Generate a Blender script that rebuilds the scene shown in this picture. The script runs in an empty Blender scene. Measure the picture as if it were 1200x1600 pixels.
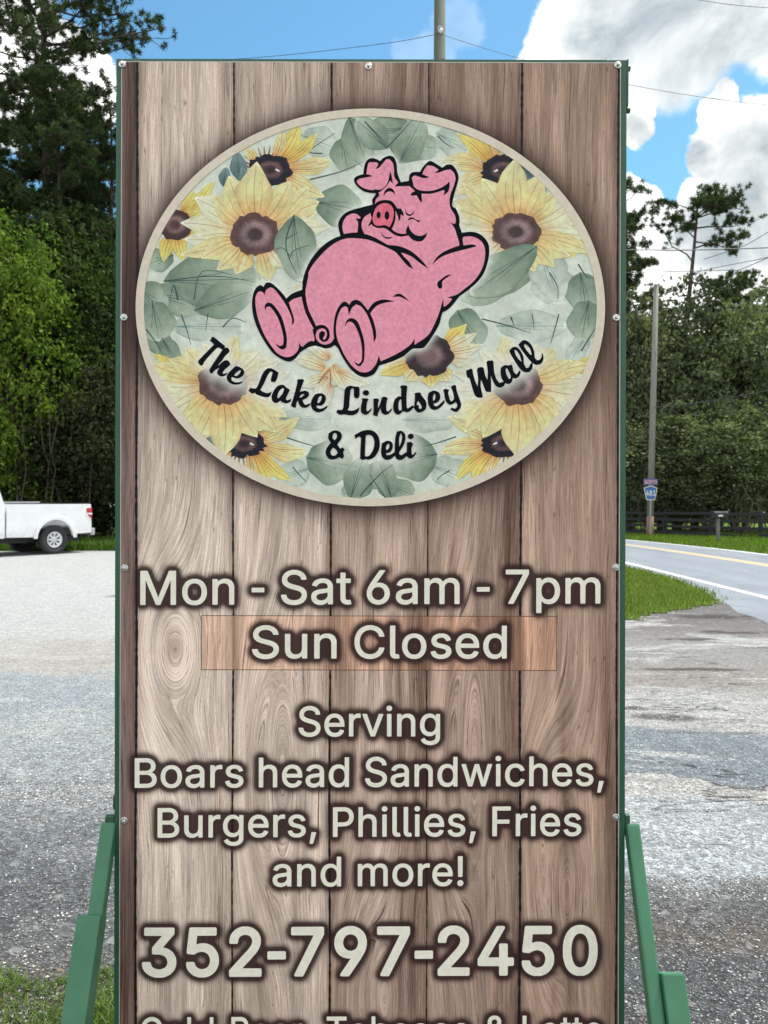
import bpy, math, random
import numpy as np
from mathutils import Vector, Matrix
from mathutils.geometry import tessellate_polygon

random.seed(7)
RNG = np.random.default_rng(11)
scene = bpy.context.scene
COL = scene.collection
F = 1250.0      # focal length in photograph pixels (1200 x 1600)
HZ = 781.0      # photograph row of the horizon
EYE = 1.55

# ------------------------------------------------------------------ camera, light
cam_d = bpy.data.cameras.new('camera')
cam = bpy.data.objects.new('camera', cam_d); COL.objects.link(cam)
cam.location = (0, 0, EYE); cam.rotation_euler = (math.radians(90), 0, 0)
cam_d.sensor_fit = 'VERTICAL'; cam_d.sensor_height = 36; cam_d.sensor_width = 27
cam_d.lens = F / 1600 * 36
cam_d.shift_y = (HZ - 800) / 1600
cam_d.clip_start = 0.05; cam_d.clip_end = 3000
cam_d.dof.use_dof = True; cam_d.dof.focus_distance = 1.92; cam_d.dof.aperture_fstop = 10
scene.camera = cam

SUN_TO = Vector((0.36, 0.30, 0.88)).normalized()
sun_el = math.asin(SUN_TO.z); sun_az = math.atan2(SUN_TO.x, SUN_TO.y)
sl = bpy.data.lights.new('sun', 'SUN'); sl.energy = 2.4; sl.angle = math.radians(0.6); sl.color = (1, .965, .9)
so = bpy.data.objects.new('sun', sl); COL.objects.link(so)
so.rotation_euler = SUN_TO.to_track_quat('Z', 'Y').to_euler()
scene.view_settings.view_transform = 'Standard'; scene.view_settings.look = 'None'
scene.view_settings.gamma = 1; scene.view_settings.exposure = 1.42
try: scene.view_settings.use_curve_mapping = False
except Exception: pass
scene.cycles.max_bounces = 6; scene.cycles.transparent_max_bounces = 8

class NT:
    def __init__(s, tree): s.t = tree; s.n = tree.nodes; s.l = tree.links
    def add(s, typ, **kw):
        n = s.n.new(typ)
        for k, v in kw.items(): setattr(n, k, v)
        return n
    def put(s, sock, v):
        if isinstance(v, bpy.types.NodeSocket): s.l.new(v, sock)
        elif v is not None:
            if hasattr(sock.default_value, '__len__') and not hasattr(v, '__len__'): v = (v,) * len(sock.default_value)
            if hasattr(v, '__len__') and len(sock.default_value) == 4 and len(v) == 3: v = (*v, 1)
            sock.default_value = v
    def math(s, op, a, b=None, c=None, clamp=False):
        n = s.add('ShaderNodeMath', operation=op); n.use_clamp = clamp
        s.put(n.inputs[0], a)
        if b is not None: s.put(n.inputs[1], b)
        if c is not None: s.put(n.inputs[2], c)
        return n.outputs[0]
    def vmath(s, op, a, b=None):
        n = s.add('ShaderNodeVectorMath', operation=op); s.put(n.inputs[0], a)
        if b is not None: s.put(n.inputs[1], b)
        return n.outputs['Value'] if op in ('DOT_PRODUCT', 'LENGTH') else n.outputs[0]
    def mix(s, f, a, b, mode='MIX'):
        n = s.add('ShaderNodeMix', data_type='RGBA', blend_type=mode)
        s.put(n.inputs[0], f); s.put(n.inputs[6], a); s.put(n.inputs[7], b)
        return n.outputs[2]
    def rng(s, v, a, b, c=0.0, d=1.0, smooth=False):
        n = s.add('ShaderNodeMapRange'); n.interpolation_type = 'SMOOTHSTEP' if smooth else 'LINEAR'
        s.put(n.inputs[0], v)
        for i, q in enumerate((a, b, c, d)): s.put(n.inputs[i + 1], q)
        return n.outputs[0]
    def noise(s, vec, scale, detail=4, rough=.55, dist=0.0):
        n = s.add('ShaderNodeTexNoise'); s.put(n.inputs['Vector'], vec)
        n.inputs['Scale'].default_value = scale; n.inputs['Detail'].default_value = detail
        n.inputs['Roughness'].default_value = rough; n.inputs['Distortion'].default_value = dist
        return n.outputs[0]
    def voro(s, vec, scale, feature='F1'):
        n = s.add('ShaderNodeTexVoronoi', feature=feature); s.put(n.inputs['Vector'], vec); n.inputs['Scale'].default_value = scale
        return n
    def scale(s, vec, xyz):
        return s.vmath('MULTIPLY', vec, xyz)
    def ramp(s, v, stops, interp='LINEAR'):
        n = s.add('ShaderNodeValToRGB'); cr = n.color_ramp; cr.interpolation = interp
        while len(cr.elements) < len(stops): cr.elements.new(0.5)
        for e, (p, c) in zip(cr.elements, stops):
            e.position = p; e.color = (*c, 1) if hasattr(c, '__len__') else (c, c, c, 1)
        s.put(n.inputs[0], v); return n.outputs[0]
    def comb(s, x, y, z):
        n = s.add('ShaderNodeCombineXYZ')
        for i, v in enumerate((x, y, z)): s.put(n.inputs[i], v)
        return n.outputs[0]

def lin(c):
    c = np.asarray(c, float) / 255
    return np.where(c <= .04045, c / 12.92, ((c + .055) / 1.055) ** 2.4)
def sr(r, g, b, k=1.0):
    return tuple(float(v) for v in np.clip(lin((r, g, b)) / np.asarray(k), 0, .9))

# ---- world: Nishita sky with procedural clouds
world = bpy.data.worlds.new('World'); scene.world = world; world.use_nodes = True
W = NT(world.node_tree); W.n.clear()
sky = W.add('ShaderNodeTexSky', sky_type='NISHITA'); sky.sun_disc = False
sky.sun_elevation = sun_el; sky.sun_rotation = sun_az
sky.air_density = 1.0; sky.dust_density = 0.35; sky.ozone_density = 1.6
SKY_K = 0.1
dirv = W.add('ShaderNodeTexCoord').outputs['Generated']
def pdir(px, py):
    v = Vector(((px - 600) / F, 1, (HZ - py) / F)); return v.normalized()
warp = W.noise(dirv, 7, 6, .6)
wv = W.add('ShaderNodeTexNoise'); W.put(wv.inputs['Vector'], dirv); wv.inputs['Scale'].default_value = 9; wv.inputs['Detail'].default_value = 7; wv.inputs['Roughness'].default_value = .58
wd = W.vmath('SUBTRACT', wv.outputs['Color'], (.5, .5, .5))
wd = W.scale(wd, (.085, .085, .085))
dw = W.vmath('NORMALIZE', W.vmath('ADD', dirv, wd))
def blobs(lst, wide=False):
    acc = None
    for px, py, r in lst:
        c = pdir(px, py); ang = r / F / (1 + ((px - 600) / F) ** 2 * .6)
        d = W.vmath('DOT_PRODUCT', dw, tuple(c))
        m = W.rng(d, math.cos(ang * (1.12 if not wide else 1.5)), math.cos(ang * (.70 if not wide else .25)), 0, 1, True)
        acc = m if acc is None else W.math('MAXIMUM', acc, m)
    return acc
crisp = blobs([(1003, 158, 28), (986, 190, 40), (1145, 172, 33), (1138, 240, 56), (1205, 250, 84), (1112, 312, 58), (978, 312, 42), (1030, 372, 50), (1140, 340, 80), (1180, 480, 95), (1070, 430, 100), (960, 440, 110),
               (40, 40, 70), (110, 110, 60), (-40, 10, 110), (140, 150, 50), (10, 160, 60)])
soft = blobs([(1080, 18, 120), (960, 40, 95), (880, 55, 62), (845, 80, 42), (1160, 30, 78), (1000, 72, 62), (1250, 30, 90), (930, 100, 75)])
wisp = W.math('MULTIPLY', blobs([(705, 35, 34), (660, 80, 30)]), .14)
far_n = W.noise(dirv, 2.6, 8, .58, .3)
sepd = W.add('ShaderNodeSeparateXYZ'); W.put(sepd.inputs[0], dirv)
off = W.rng(W.vmath('DOT_PRODUCT', dirv, tuple(pdir(600, 400))), .80, .62, 0, 1, True)
other = W.math('MULTIPLY', W.rng(far_n, .40, .50, 0, 1, True), off)  # unseen clouds out of view, widened for brighter, less blue ambient light
fine = W.noise(dirv, 16, 7, .6)
crisp = W.rng(W.math('ADD', crisp, W.math('MULTIPLY', W.math('SUBTRACT', fine, .5), .8)), .18, .72, 0, 1, True)
soft = W.rng(W.math('ADD', soft, W.math('MULTIPLY', W.math('SUBTRACT', fine, .5), .7)), .10, .85, 0, 1, True)
dens = W.math('MAXIMUM', W.math('MAXIMUM', crisp, W.math('MULTIPLY', soft, .97)), W.math('MAXIMUM', wisp, other))
# cloud shade: grey bellies
belly = blobs([(1090, 12, 130), (1205, 300, 70), (1105, 240, 30), (990, 200, 26), (985, 15, 90), (1190, 35, 75), (1060, 105, 60), (1140, 100, 55), (1120, 330, 60), (1170, 262, 62), (1140, 300, 50), (1180, 370, 60), (1070, 380, 40), (1120, 395, 60), (1010, 205, 22)], True)
bn = W.noise(dirv, 11, 6, .6, .4)
bell = W.math('MULTIPLY', belly, W.rng(bn, .25, .62, .45, 1.0), clamp=True)
gen = W.math('MULTIPLY', W.rng(bn, .38, .66), .60)
shade = W.math('MAXIMUM', W.math('MULTIPLY', bell, .95), gen)
ccol = W.mix(shade, (1.0, .985, .95), (.205, .25, .275))
ccol = W.scale(ccol, (.72 / SKY_K,) * 3)
skyc = W.scale(sky.outputs[0], (.46, .70, .70))
wcol = W.mix(dens, skyc, ccol)
bg = W.add('ShaderNodeBackground'); W.put(bg.inputs[0], wcol); bg.inputs[1].default_value = SKY_K
wo = W.add('ShaderNodeOutputWorld'); W.l.new(bg.outputs[0], wo.inputs[0])

# ------------------------------------------------------------------ helpers
def new_mat(name):
    m = bpy.data.materials.new(name); m.use_nodes = True
    n = NT(m.node_tree); n.n.clear()
    out = n.add('ShaderNodeOutputMaterial'); b = n.add('ShaderNodeBsdfPrincipled'); n.l.new(b.outputs[0], out.inputs[0])
    n.b = b; n.out = out; n.m = m
    return n
def obj_vec(n): return n.add('ShaderNodeTexCoord').outputs['Object']
def pos_vec(n): return n.add('ShaderNodeNewGeometry').outputs['Position']
def attr(n, name, out='Color'):
    a = n.add('ShaderNodeAttribute'); a.attribute_name = name; return a.outputs[out]
def bump(n, h, strength=.3, dist=.01):
    b = n.add('ShaderNodeBump'); b.inputs['Strength'].default_value = strength; b.inputs['Distance'].default_value = dist
    n.put(b.inputs['Height'], h); n.l.new(b.outputs[0], n.b.inputs['Normal'])
def simple(name, col, rough=.5, metal=0, var=.12, scale=20, spec=None, bmp=0):
    n = new_mat(name); v = obj_vec(n)
    a = n.noise(v, scale, 5, .6)
    k = n.rng(a, .3, .7, 1 - var, 1 + var)
    n.put(n.b.inputs['Base Color'], n.scale(n.mix(0.0, col, col), n.comb(k, k, k)))
    n.b.inputs['Roughness'].default_value = rough; n.b.inputs['Metallic'].default_value = metal
    if spec is not None: n.b.inputs['Specular IOR Level'].default_value = spec
    if bmp: bump(n, a, bmp, .005)
    return n.m

def link(name, me, mat=None, parent=None, loc=None):
    o = bpy.data.objects.new(name, me); COL.objects.link(o)
    if mat is not None and me is not None and len(me.materials) == 0: me.materials.append(mat)
    if parent is not None: o.parent = parent
    if loc is not None: o.location = loc
    return o
def tag(o, label=None, cat=None, group=None, kind=None):
    if label: o['label'] = label
    if cat: o['category'] = cat
    if group: o['group'] = group
    if kind: o['kind'] = kind
    return o
def thing(name, label, cat, loc=(0, 0, 0), rz=0, group=None):
    o = bpy.data.objects.new(name, None); COL.objects.link(o); o.location = loc; o.rotation_euler = (0, 0, rz)
    o.empty_display_size = .2
    return tag(o, label, cat, group)

def mesh_np(name, V, Fc, col=None, attrs=None, smooth=False):
    V = np.asarray(V, np.float32); Fc = np.asarray(Fc, np.int32)
    me = bpy.data.meshes.new(name)
    me.vertices.add(len(V)); me.vertices.foreach_set('co', V.ravel())
    k = Fc.shape[1]
    me.loops.add(Fc.size); me.loops.foreach_set('vertex_index', Fc.ravel())
    me.polygons.add(len(Fc)); me.polygons.foreach_set('loop_start', np.arange(0, Fc.size, k, dtype=np.int32))
    if smooth: me.polygons.foreach_set('use_smooth', np.ones(len(Fc), bool))
    me.update(calc_edges=True)
    if col is not None:
        c = np.ones((len(V), 4), np.float32); c[:, :3] = col
        a = me.color_attributes.new('col', 'FLOAT_COLOR', 'POINT'); a.data.foreach_set('color', c.ravel())
    for nm, arr in (attrs or {}).items():
        arr = np.asarray(arr, np.float32)
        if arr.ndim == 1:
            a = me.attributes.new(nm, 'FLOAT', 'POINT'); a.data.foreach_set('value', arr)
        else:
            a = me.attributes.new(nm, 'FLOAT_VECTOR', 'POINT'); a.data.foreach_set('vector', arr.ravel())
    return me

class MB:
    """collects boxes, tubes and prisms into one mesh"""
    def __init__(s): s.v = []; s.f = []; s.sm = []
    def _add(s, vs, fs, smooth=False):
        b = len(s.v); s.v += [tuple(v) for v in vs]
        s.f += [tuple(b + i for i in f) for f in fs]; s.sm += [smooth] * len(fs)
    def box(s, x0, x1, y0, y1, z0, z1):
        vs = [(x, y, z) for z in (z0, z1) for y in (y0, y1) for x in (x0, x1)]
        s._add(vs, [(0, 2, 3, 1), (4, 5, 7, 6), (0, 1, 5, 4), (2, 6, 7, 3), (0, 4, 6, 2), (1, 3, 7, 5)])
        return s
    def bar(s, a, b, w, h, up=(0, 0, 1)):
        a = Vector(a); b = Vector(b); d = (b - a).normalized(); u = Vector(up)
        if abs(d.dot(u)) > .99: u = Vector((0, 1, 0))
        r = d.cross(u).normalized(); u = r.cross(d).normalized()
        vs = [p + r * (sx * w / 2) + u * (sy * h / 2) for p in (a, b) for sx, sy in ((-1, -1), (1, -1), (1, 1), (-1, 1))]
        s._add(vs, [(3, 2, 1, 0), (4, 5, 6, 7), (0, 1, 5, 4), (1, 2, 6, 5), (2, 3, 7, 6), (3, 0, 4, 7)])
        return s
    def tube(s, pts, rad, n=8, cap=True, smooth=True):
        pts = [Vector(p) for p in pts]
        if not hasattr(rad, '__len__'): rad = [rad] * len(pts)
        d0 = (pts[1] - pts[0]).normalized(); u = d0.orthogonal().normalized(); vs = []
        for i, p in enumerate(pts):
            d = (pts[min(i + 1, len(pts) - 1)] - pts[max(i - 1, 0)]).normalized()
            u = (u - d * u.dot(d)); u = u.normalized() if u.length > 1e-6 else d.orthogonal().normalized()
            w = d.cross(u)
            for k in range(n):
                a = 2 * math.pi * k / n; vs.append(p + (u * math.cos(a) + w * math.sin(a)) * rad[i])
        fs = [(i * n + k, i * n + (k + 1) % n, (i + 1) * n + (k + 1) % n, (i + 1) * n + k) for i in range(len(pts) - 1) for k in range(n)]
        s._add(vs, fs, smooth)
        if cap: s._add(vs[:n], [tuple(reversed(range(n)))]); s._add(vs[-n:], [tuple(range(n))])
        return s
    def prism(s, poly, a0, a1, axis='y', smooth=False):
        """extrude a 2-D outline (u,v) along axis between a0 and a1"""
        def P(u, v, w): return {'y': (u, w, v), 'x': (w, u, v), 'z': (u, v, w)}[axis]
        n = len(poly); tri = tessellate_polygon([[Vector((u, v, 0)) for u, v in poly]])
        vs = [P(u, v, a0) for u, v in poly] + [P(u, v, a1) for u, v in poly]
        s._add(vs, [tuple(t) for t in tri] + [tuple(n + i for i in reversed(t)) for t in tri])
        s._add(vs, [(i, (i + 1) % n, n + (i + 1) % n, n + i) for i in range(n)], smooth)
        return s
    def build(s, name, mat, parent=None, bevel=0, loc=None):
        me = bpy.data.meshes.new(name); me.from_pydata(s.v, [], s.f)
        me.polygons.foreach_set('use_smooth', s.sm); me.update()
        import bmesh
        bm = bmesh.new(); bm.from_mesh(me); bmesh.ops.remove_doubles(bm, verts=bm.verts, dist=1e-5)
        bmesh.ops.recalc_face_normals(bm, faces=bm.faces)
        if bevel: bmesh.ops.bevel(bm, geom=[e for e in bm.edges if len(e.link_faces) == 2 and e.calc_face_angle(0) > .6], offset=bevel, segments=2, affect='EDGES', profile=.6)
        bm.to_mesh(me); bm.free()
        return link(name, me, mat, parent, loc)

# ------------------------------------------------------------------ materials: ground
def ground_mat():
    n = new_mat('limestone_gravel'); p = pos_vec(n)
    KG = 2.35
    w1 = n.noise(p, .55, 5, .6); w2 = n.noise(p, 2.2, 5, .65)
    sp = n.add('ShaderNodeSeparateXYZ'); n.put(sp.inputs[0], p)
    wob = n.math('ADD', n.math('MULTIPLY', n.math('SUBTRACT', w1, .5), 1.1), n.math('MULTIPLY', n.math('SUBTRACT', w2, .5), .55))
    wob = n.math('MULTIPLY', wob, n.rng(sp.outputs[1], 2, 9, .35, 1.6))
    yy = n.math('ADD', sp.outputs[1], wob)
    # right side also slants a little
    yr = n.math('ADD', yy, n.math('MULTIPLY', n.math('SUBTRACT', sp.outputs[0], 1.6), .10))
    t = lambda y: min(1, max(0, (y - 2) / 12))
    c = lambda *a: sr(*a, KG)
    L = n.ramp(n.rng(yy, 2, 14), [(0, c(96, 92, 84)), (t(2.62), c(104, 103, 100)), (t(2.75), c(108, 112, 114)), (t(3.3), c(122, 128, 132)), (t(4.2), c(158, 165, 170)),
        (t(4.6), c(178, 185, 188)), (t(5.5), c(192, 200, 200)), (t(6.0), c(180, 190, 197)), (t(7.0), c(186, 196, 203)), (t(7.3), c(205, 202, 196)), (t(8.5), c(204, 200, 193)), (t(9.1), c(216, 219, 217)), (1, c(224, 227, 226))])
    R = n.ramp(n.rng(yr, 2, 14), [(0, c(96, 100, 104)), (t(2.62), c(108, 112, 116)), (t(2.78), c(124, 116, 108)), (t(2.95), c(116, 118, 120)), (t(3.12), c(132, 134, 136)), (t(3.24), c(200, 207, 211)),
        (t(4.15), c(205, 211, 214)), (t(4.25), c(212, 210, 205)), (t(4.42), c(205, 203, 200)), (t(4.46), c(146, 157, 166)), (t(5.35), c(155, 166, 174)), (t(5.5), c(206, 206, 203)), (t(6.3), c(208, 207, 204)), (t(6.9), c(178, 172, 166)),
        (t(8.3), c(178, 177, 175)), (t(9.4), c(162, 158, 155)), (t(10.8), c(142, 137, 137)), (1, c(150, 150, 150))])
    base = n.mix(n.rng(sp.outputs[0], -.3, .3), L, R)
    # patches of white lime and grey stone
    blot = n.rng(n.noise(n.scale(p, (.7, 1.3, 1)), 1.1, 8, .70, .8), .50, .60, 0, 1, True)
    base = n.mix(n.math('MULTIPLY', blot, n.math('MULTIPLY', n.rng(sp.outputs[1], 2.8, 5, .10, .62), n.rng(sp.outputs[0], -1, 1, .8, 1.25))), base, c(226, 228, 226))
    blot2 = n.rng(n.noise(n.scale(p, (.6, 2.6, 1)), 1.9, 7, .68, .8), .60, .68, 0, 1, True)
    base = n.mix(n.math('MULTIPLY', blot2, n.rng(sp.outputs[0], -1, 1, .22, .55)), base, c(112, 104, 98))
    # cracks and washed ridges, right side
    cr = n.noise(n.scale(p, (.28, 1.5, 1)), 1.6, 5, .6, .4)
    crk = n.rng(n.math('ABSOLUTE', n.math('SUBTRACT', cr, .5)), .002, .009, 1, 0, True)
    crk = n.math('MULTIPLY', crk, n.rng(n.noise(p, .9, 2), .48, .58, 0, 1, True))
    crk = n.math('MULTIPLY', crk, n.rng(sp.outputs[0], .5, 1.5, .1, .9))
    crk = n.math('MULTIPLY', crk, n.rng(sp.outputs[1], 12, 10, 0, 1))
    base = n.mix(crk, base, (.03, .03, .03))
    edge = n.rng(n.math('ABSOLUTE', n.math('SUBTRACT', yr, 4.44)), .004, .022, 1, 0, True)
    edge = n.math('MULTIPLY', edge, n.rng(sp.outputs[0], .6, 1, 0, .85)); base = n.mix(edge, base, (.05, .045, .04))
    for (ex, ey, ax, ay) in ((2.02, 5.70, .34, .10), (1.78, 5.95, .22, .06), (4.15, 9.35, .45, .13), (4.35, 10.6, .5, .22), (3.4, 8.9, .35, .08), (2.9, 7.3, .5, .07), (2.5, 4.0, .25, .04)):
        q = n.vmath('MULTIPLY', n.vmath('SUBTRACT', p, (ex, ey, 0)), (1 / ax, 1 / ay, 0)); dl = n.math('ADD', n.vmath('LENGTH', q), n.math('MULTIPLY', n.math('SUBTRACT', w2, .5), 3.2))
        base = n.mix(n.rng(dl, .55, 1.25, .8, 0, True), base, (.045, .040, .034))
    # stones: three sizes of cells
    v1 = n.voro(p, 75); v2 = n.voro(p, 32); v3 = n.voro(p, 13)
    g1 = n.add('ShaderNodeSeparateColor'); n.put(g1.inputs[0], v1.outputs['Color'])
    g2 = n.add('ShaderNodeSeparateColor'); n.put(g2.inputs[0], v2.outputs['Color'])
    g3 = n.add('ShaderNodeSeparateColor'); n.put(g3.inputs[0], v3.outputs['Color'])
    k = n.math('MULTIPLY', n.rng(n.math('POWER', g1.outputs[0], 1.6), 0, 1, .62, 1.45), n.rng(g2.outputs[0], 0, 1, .8, 1.2))
    k = n.math('MULTIPLY', k, n.rng(g3.outputs[0], 0, 1, .93, 1.07))
    nf = n.noise(p, 9, 8, .75)
    k = n.math('MULTIPLY', k, n.rng(nf, .3, .7, .86, 1.14))
    k = n.math('ADD', n.math('MULTIPLY', n.math('SUBTRACT', k, 1), n.rng(sp.outputs[1], 3, 8, 1, .6)), 1)
    gaps = n.rng(n.voro(p, 75, 'DISTANCE_TO_EDGE').outputs['Distance'], 0, .12, .62, 1.05)
    near = n.rng(sp.outputs[1], 3, 9, 1, .35)
    k = n.math('MULTIPLY', k, n.math('ADD', n.math('MULTIPLY', n.math('SUBTRACT', gaps, 1), near), 1))
    base = n.scale(base, n.comb(k, k, k))
    fl = n.math('GREATER_THAN', g2.outputs[1], .985)
    base = n.mix(n.math('MULTIPLY', fl, .3), base, c(238, 238, 236))
    n.put(n.b.inputs['Base Color'], base); n.b.inputs['Roughness'].default_value = .95; n.b.inputs['Specular IOR Level'].default_value = .15
    h = n.math('ADD', n.math('MULTIPLY', v1.outputs['Distance'], .4), n.math('MULTIPLY', w2, 1.2)); h = n.math('ADD', h, n.math('MULTIPLY', nf, .6))
    bump(n, h, .5, .02)
    return n.m
def grass_ground_mat(name, a, b):
    n = new_mat(name); p = pos_vec(n)
    x = n.noise(p, 1.3, 6, .65); y = n.noise(n.scale(p, (1, .4, 1)), 26, 4, .7)
    c = n.mix(n.rng(x, .35, .65), a, b); k = n.rng(y, .25, .75, .6, 1.4); c = n.scale(c, n.comb(k, k, k))
    n.put(n.b.inputs['Base Color'], c); n.b.inputs['Roughness'].default_value = 1; n.b.inputs['Specular IOR Level'].default_value = .1
    bump(n, y, .8, .05); return n.m
def asphalt_mat():
    n = new_mat('road_asphalt'); p = pos_vec(n)
    x = n.noise(n.scale(p, (1.5, .25, 1)), 1.1, 6, .65); y = n.noise(p, 60, 3, .7)
    c = n.mix(n.rng(x, .3, .7), sr(172, 181, 193, 2.5), sr(190, 199, 209, 2.5)); k = n.rng(y, .3, .7, .82, 1.18)
    pt = n.rng(n.noise(n.scale(p, (1, .3, 1)), .7, 4, .6, .5), .56, .60, 0, .35, True); c = n.mix(pt, c, n.scale(c, (.72, .72, .73)))
    ckr = n.noise(n.scale(p, (.8, .5, 1)), 1.3, 4, .6, .6); cl_ = n.rng(n.math('ABSOLUTE', n.math('SUBTRACT', ckr, .5)), .001, .004, .55, 0, True); c = n.mix(cl_, c, (.05, .05, .055))
    n.put(n.b.inputs['Base Color'], n.scale(c, n.comb(k, k, k))); n.b.inputs['Roughness'].default_value = .9; n.b.inputs['Specular IOR Level'].default_value = .25
    bump(n, y, .3, .01); return n.m
def paint_mat(name, c):
    n = new_mat(name); p = pos_vec(n); x = n.noise(p, 14, 6, .75)
    n.put(n.b.inputs['Base Color'], n.mix(n.rng(x, .56, .72), c, sr(175, 182, 190, 2.5))); n.b.inputs['Roughness'].default_value = .7
    return n.m

M_ground = ground_mat()
M_road = asphalt_mat()
M_white_line = paint_mat('white_road_paint', (.72, .74, .74)); M_yellow_line = paint_mat('yellow_road_paint', (.62, .47, .22))
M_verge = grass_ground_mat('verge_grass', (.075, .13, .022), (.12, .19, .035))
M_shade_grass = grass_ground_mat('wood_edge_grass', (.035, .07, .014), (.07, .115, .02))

# ------------------------------------------------------------------ ground
g = MB(); 
def sheet(name, outline, z, mat, kind='structure'):
    tri = tessellate_polygon([[Vector((x, y, 0)) for x, y in outline]])
    me = bpy.data.meshes.new(name); me.from_pydata([(x, y, z) for x, y in outline], [], [tuple(t) for t in tri]); me.update()
    import bmesh
    bm = bmesh.new(); bm.from_mesh(me)
    for f in bm.faces:
        if f.normal.z < 0: f.normal_flip()
    bm.to_mesh(me); bm.free()
    o = link(name, me, mat); tag(o, kind=kind); return o
sheet('gravel_ground', [(-600, -300), (600, -300), (600, 900), (-600, 900)], 0, M_ground)
def gp(px, py): Y = EYE * F / (py - HZ); return ((px - 600) / F * Y, Y)
# road as polylines (x at distance y)
road_near_edge = [(4.3, -12), (4.5, 4), (4.8, 10.0), (5.08, 12.2), (5.4, 16), (5.53, 18.6), (5.45, 24), (4.6, 30), (2.6, 37), (-1, 44), (-8, 52)]
line_near = [(6.1, -12), (6.1, 4), (6.04, 12.6), (6.0, 16), (5.93, 19.8), (5.6, 25), (4.7, 31), (2.8, 37.5), (-.5, 44.5), (-7.5, 52.7)]
line_mid = [(9.2, -12), (9.2, 4), (9.18, 13), (9.05, 18.8), (8.75, 23.5), (8.3, 27.7), (7.2, 33), (5.0, 39.5), (1.2, 46.5), (-6, 54.5)]
road_far_edge = [(11.5, -12), (11.45, 4), (11.3, 14), (10.98, 22.0), (10.4, 26.8), (9.45, 31.2), (8.3, 35.5), (6.4, 41), (3, 48), (-4.5, 56.5)]
line_far = [(x - .16, y - .05) for x, y in road_far_edge]
def strip(name, a, b, z, mat):
    n = min(len(a), len(b)); V = [(x, y, z) for x, y in a[:n]] + [(x, y, z) for x, y in b[:n]]
    Fc = [(i, n + i, n + i + 1, i + 1) for i in range(n - 1)]
    me = bpy.data.meshes.new(name); me.from_pydata(V, [], Fc); me.update()
    o = link(name, me, mat); return o
def dense(pl, k=6):
    out = []
    P = [np.array(p, float) for p in pl]
    for i in range(len(P) - 1):
        p0 = P[max(i - 1, 0)]; p1 = P[i]; p2 = P[i + 1]; p3 = P[min(i + 2, len(P) - 1)]
        for j in range(k):
            t = j / k; out.append(tuple(.5 * ((2 * p1) + (-p0 + p2) * t + (2 * p0 - 5 * p1 + 4 * p2 - p3) * t * t + (-p0 + 3 * p1 - 3 * p2 + p3) * t ** 3)))
    out.append(tuple(P[-1])); return out
def off(pl, d): return [(x + d, y) for x, y in pl]
tag(strip('road', [(x + random.uniform(-.05, .05), y) for x, y in dense(road_near_edge[:10])], dense(road_far_edge), .004, M_road), kind='structure')
for nm, ln, w, m in (('white_edge_line', line_near, .14, M_white_line), ('white_edge_line', line_far, .13, M_white_line), ('yellow_centre_line', off(line_mid, -.11), .11, M_yellow_line), ('yellow_centre_line', off(line_mid, .11), .11, M_yellow_line)):
    tag(strip(nm, off(dense(ln), -w / 2), off(dense(ln), w / 2), .008, m), kind='structure')
# far verge and wood floor
vg = dense(road_far_edge)
sheet('grass_verge', [(x, y) for x, y in vg] + [(-10, 75), (60, 75), (60, -12)], .012, M_verge)
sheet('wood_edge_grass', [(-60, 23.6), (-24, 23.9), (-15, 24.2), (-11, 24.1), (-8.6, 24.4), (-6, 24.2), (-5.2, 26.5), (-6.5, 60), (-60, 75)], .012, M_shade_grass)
gpatch = [gp(975, 886), gp(1010, 893), gp(1042, 903), gp(1072, 912), gp(1096, 924), gp(1112, 934), gp(1120, 943), gp(1085, 948), gp(1040, 956), gp(1000, 963), gp(972, 969), (1.5, 9.9), (.5, 12), (.8, 20), (3.2, 26), (4.6, 26)]
gd = dense(gpatch[:12], 8); gpatch = [(x + random.gauss(0, .035), y + random.gauss(0, .07)) for x, y in gd] + gpatch[12:]
sheet('grass_island', gpatch, .012, M_verge)

# near left grass earth
# ------------------------------------------------------------------ scatter helpers
def in_poly(P, poly):
    x, y = P[:, 0], P[:, 1]; ins = np.zeros(len(P), bool); n = len(poly)
    for i in range(n):
        x0, y0 = poly[i]; x1, y1 = poly[(i + 1) % n]
        if y0 == y1: continue
        c = ((y0 > y) != (y1 > y)) & (x < (x1 - x0) * (y - y0) / (y1 - y0) + x0); ins ^= c
    return ins
def leafmat(name, rough=.5, trans=.35, tint=(1.0, 1.1, .6)):
    n = new_mat(name); c = attr(n, 'col')
    n.put(n.b.inputs['Base Color'], c); n.b.inputs['Roughness'].default_value = rough; n.b.inputs['Specular IOR Level'].default_value = .12
    t = n.add('ShaderNodeBsdfTranslucent'); n.put(t.inputs[0], n.scale(c, tint))
    mx = n.add('ShaderNodeMixShader'); mx.inputs[0].default_value = trans
    n.l.new(n.b.outputs[0], mx.inputs[1]); n.l.new(t.outputs[0], mx.inputs[2]); n.l.new(mx.outputs[0], n.out.inputs[0])
    return n.m
M_leaf = leafmat('leaf', .7, .38); M_needle = leafmat('needle', .6, .2); M_blade = leafmat('grass_blade', .6, .4, (1.1, 1.15, .6))
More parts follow.
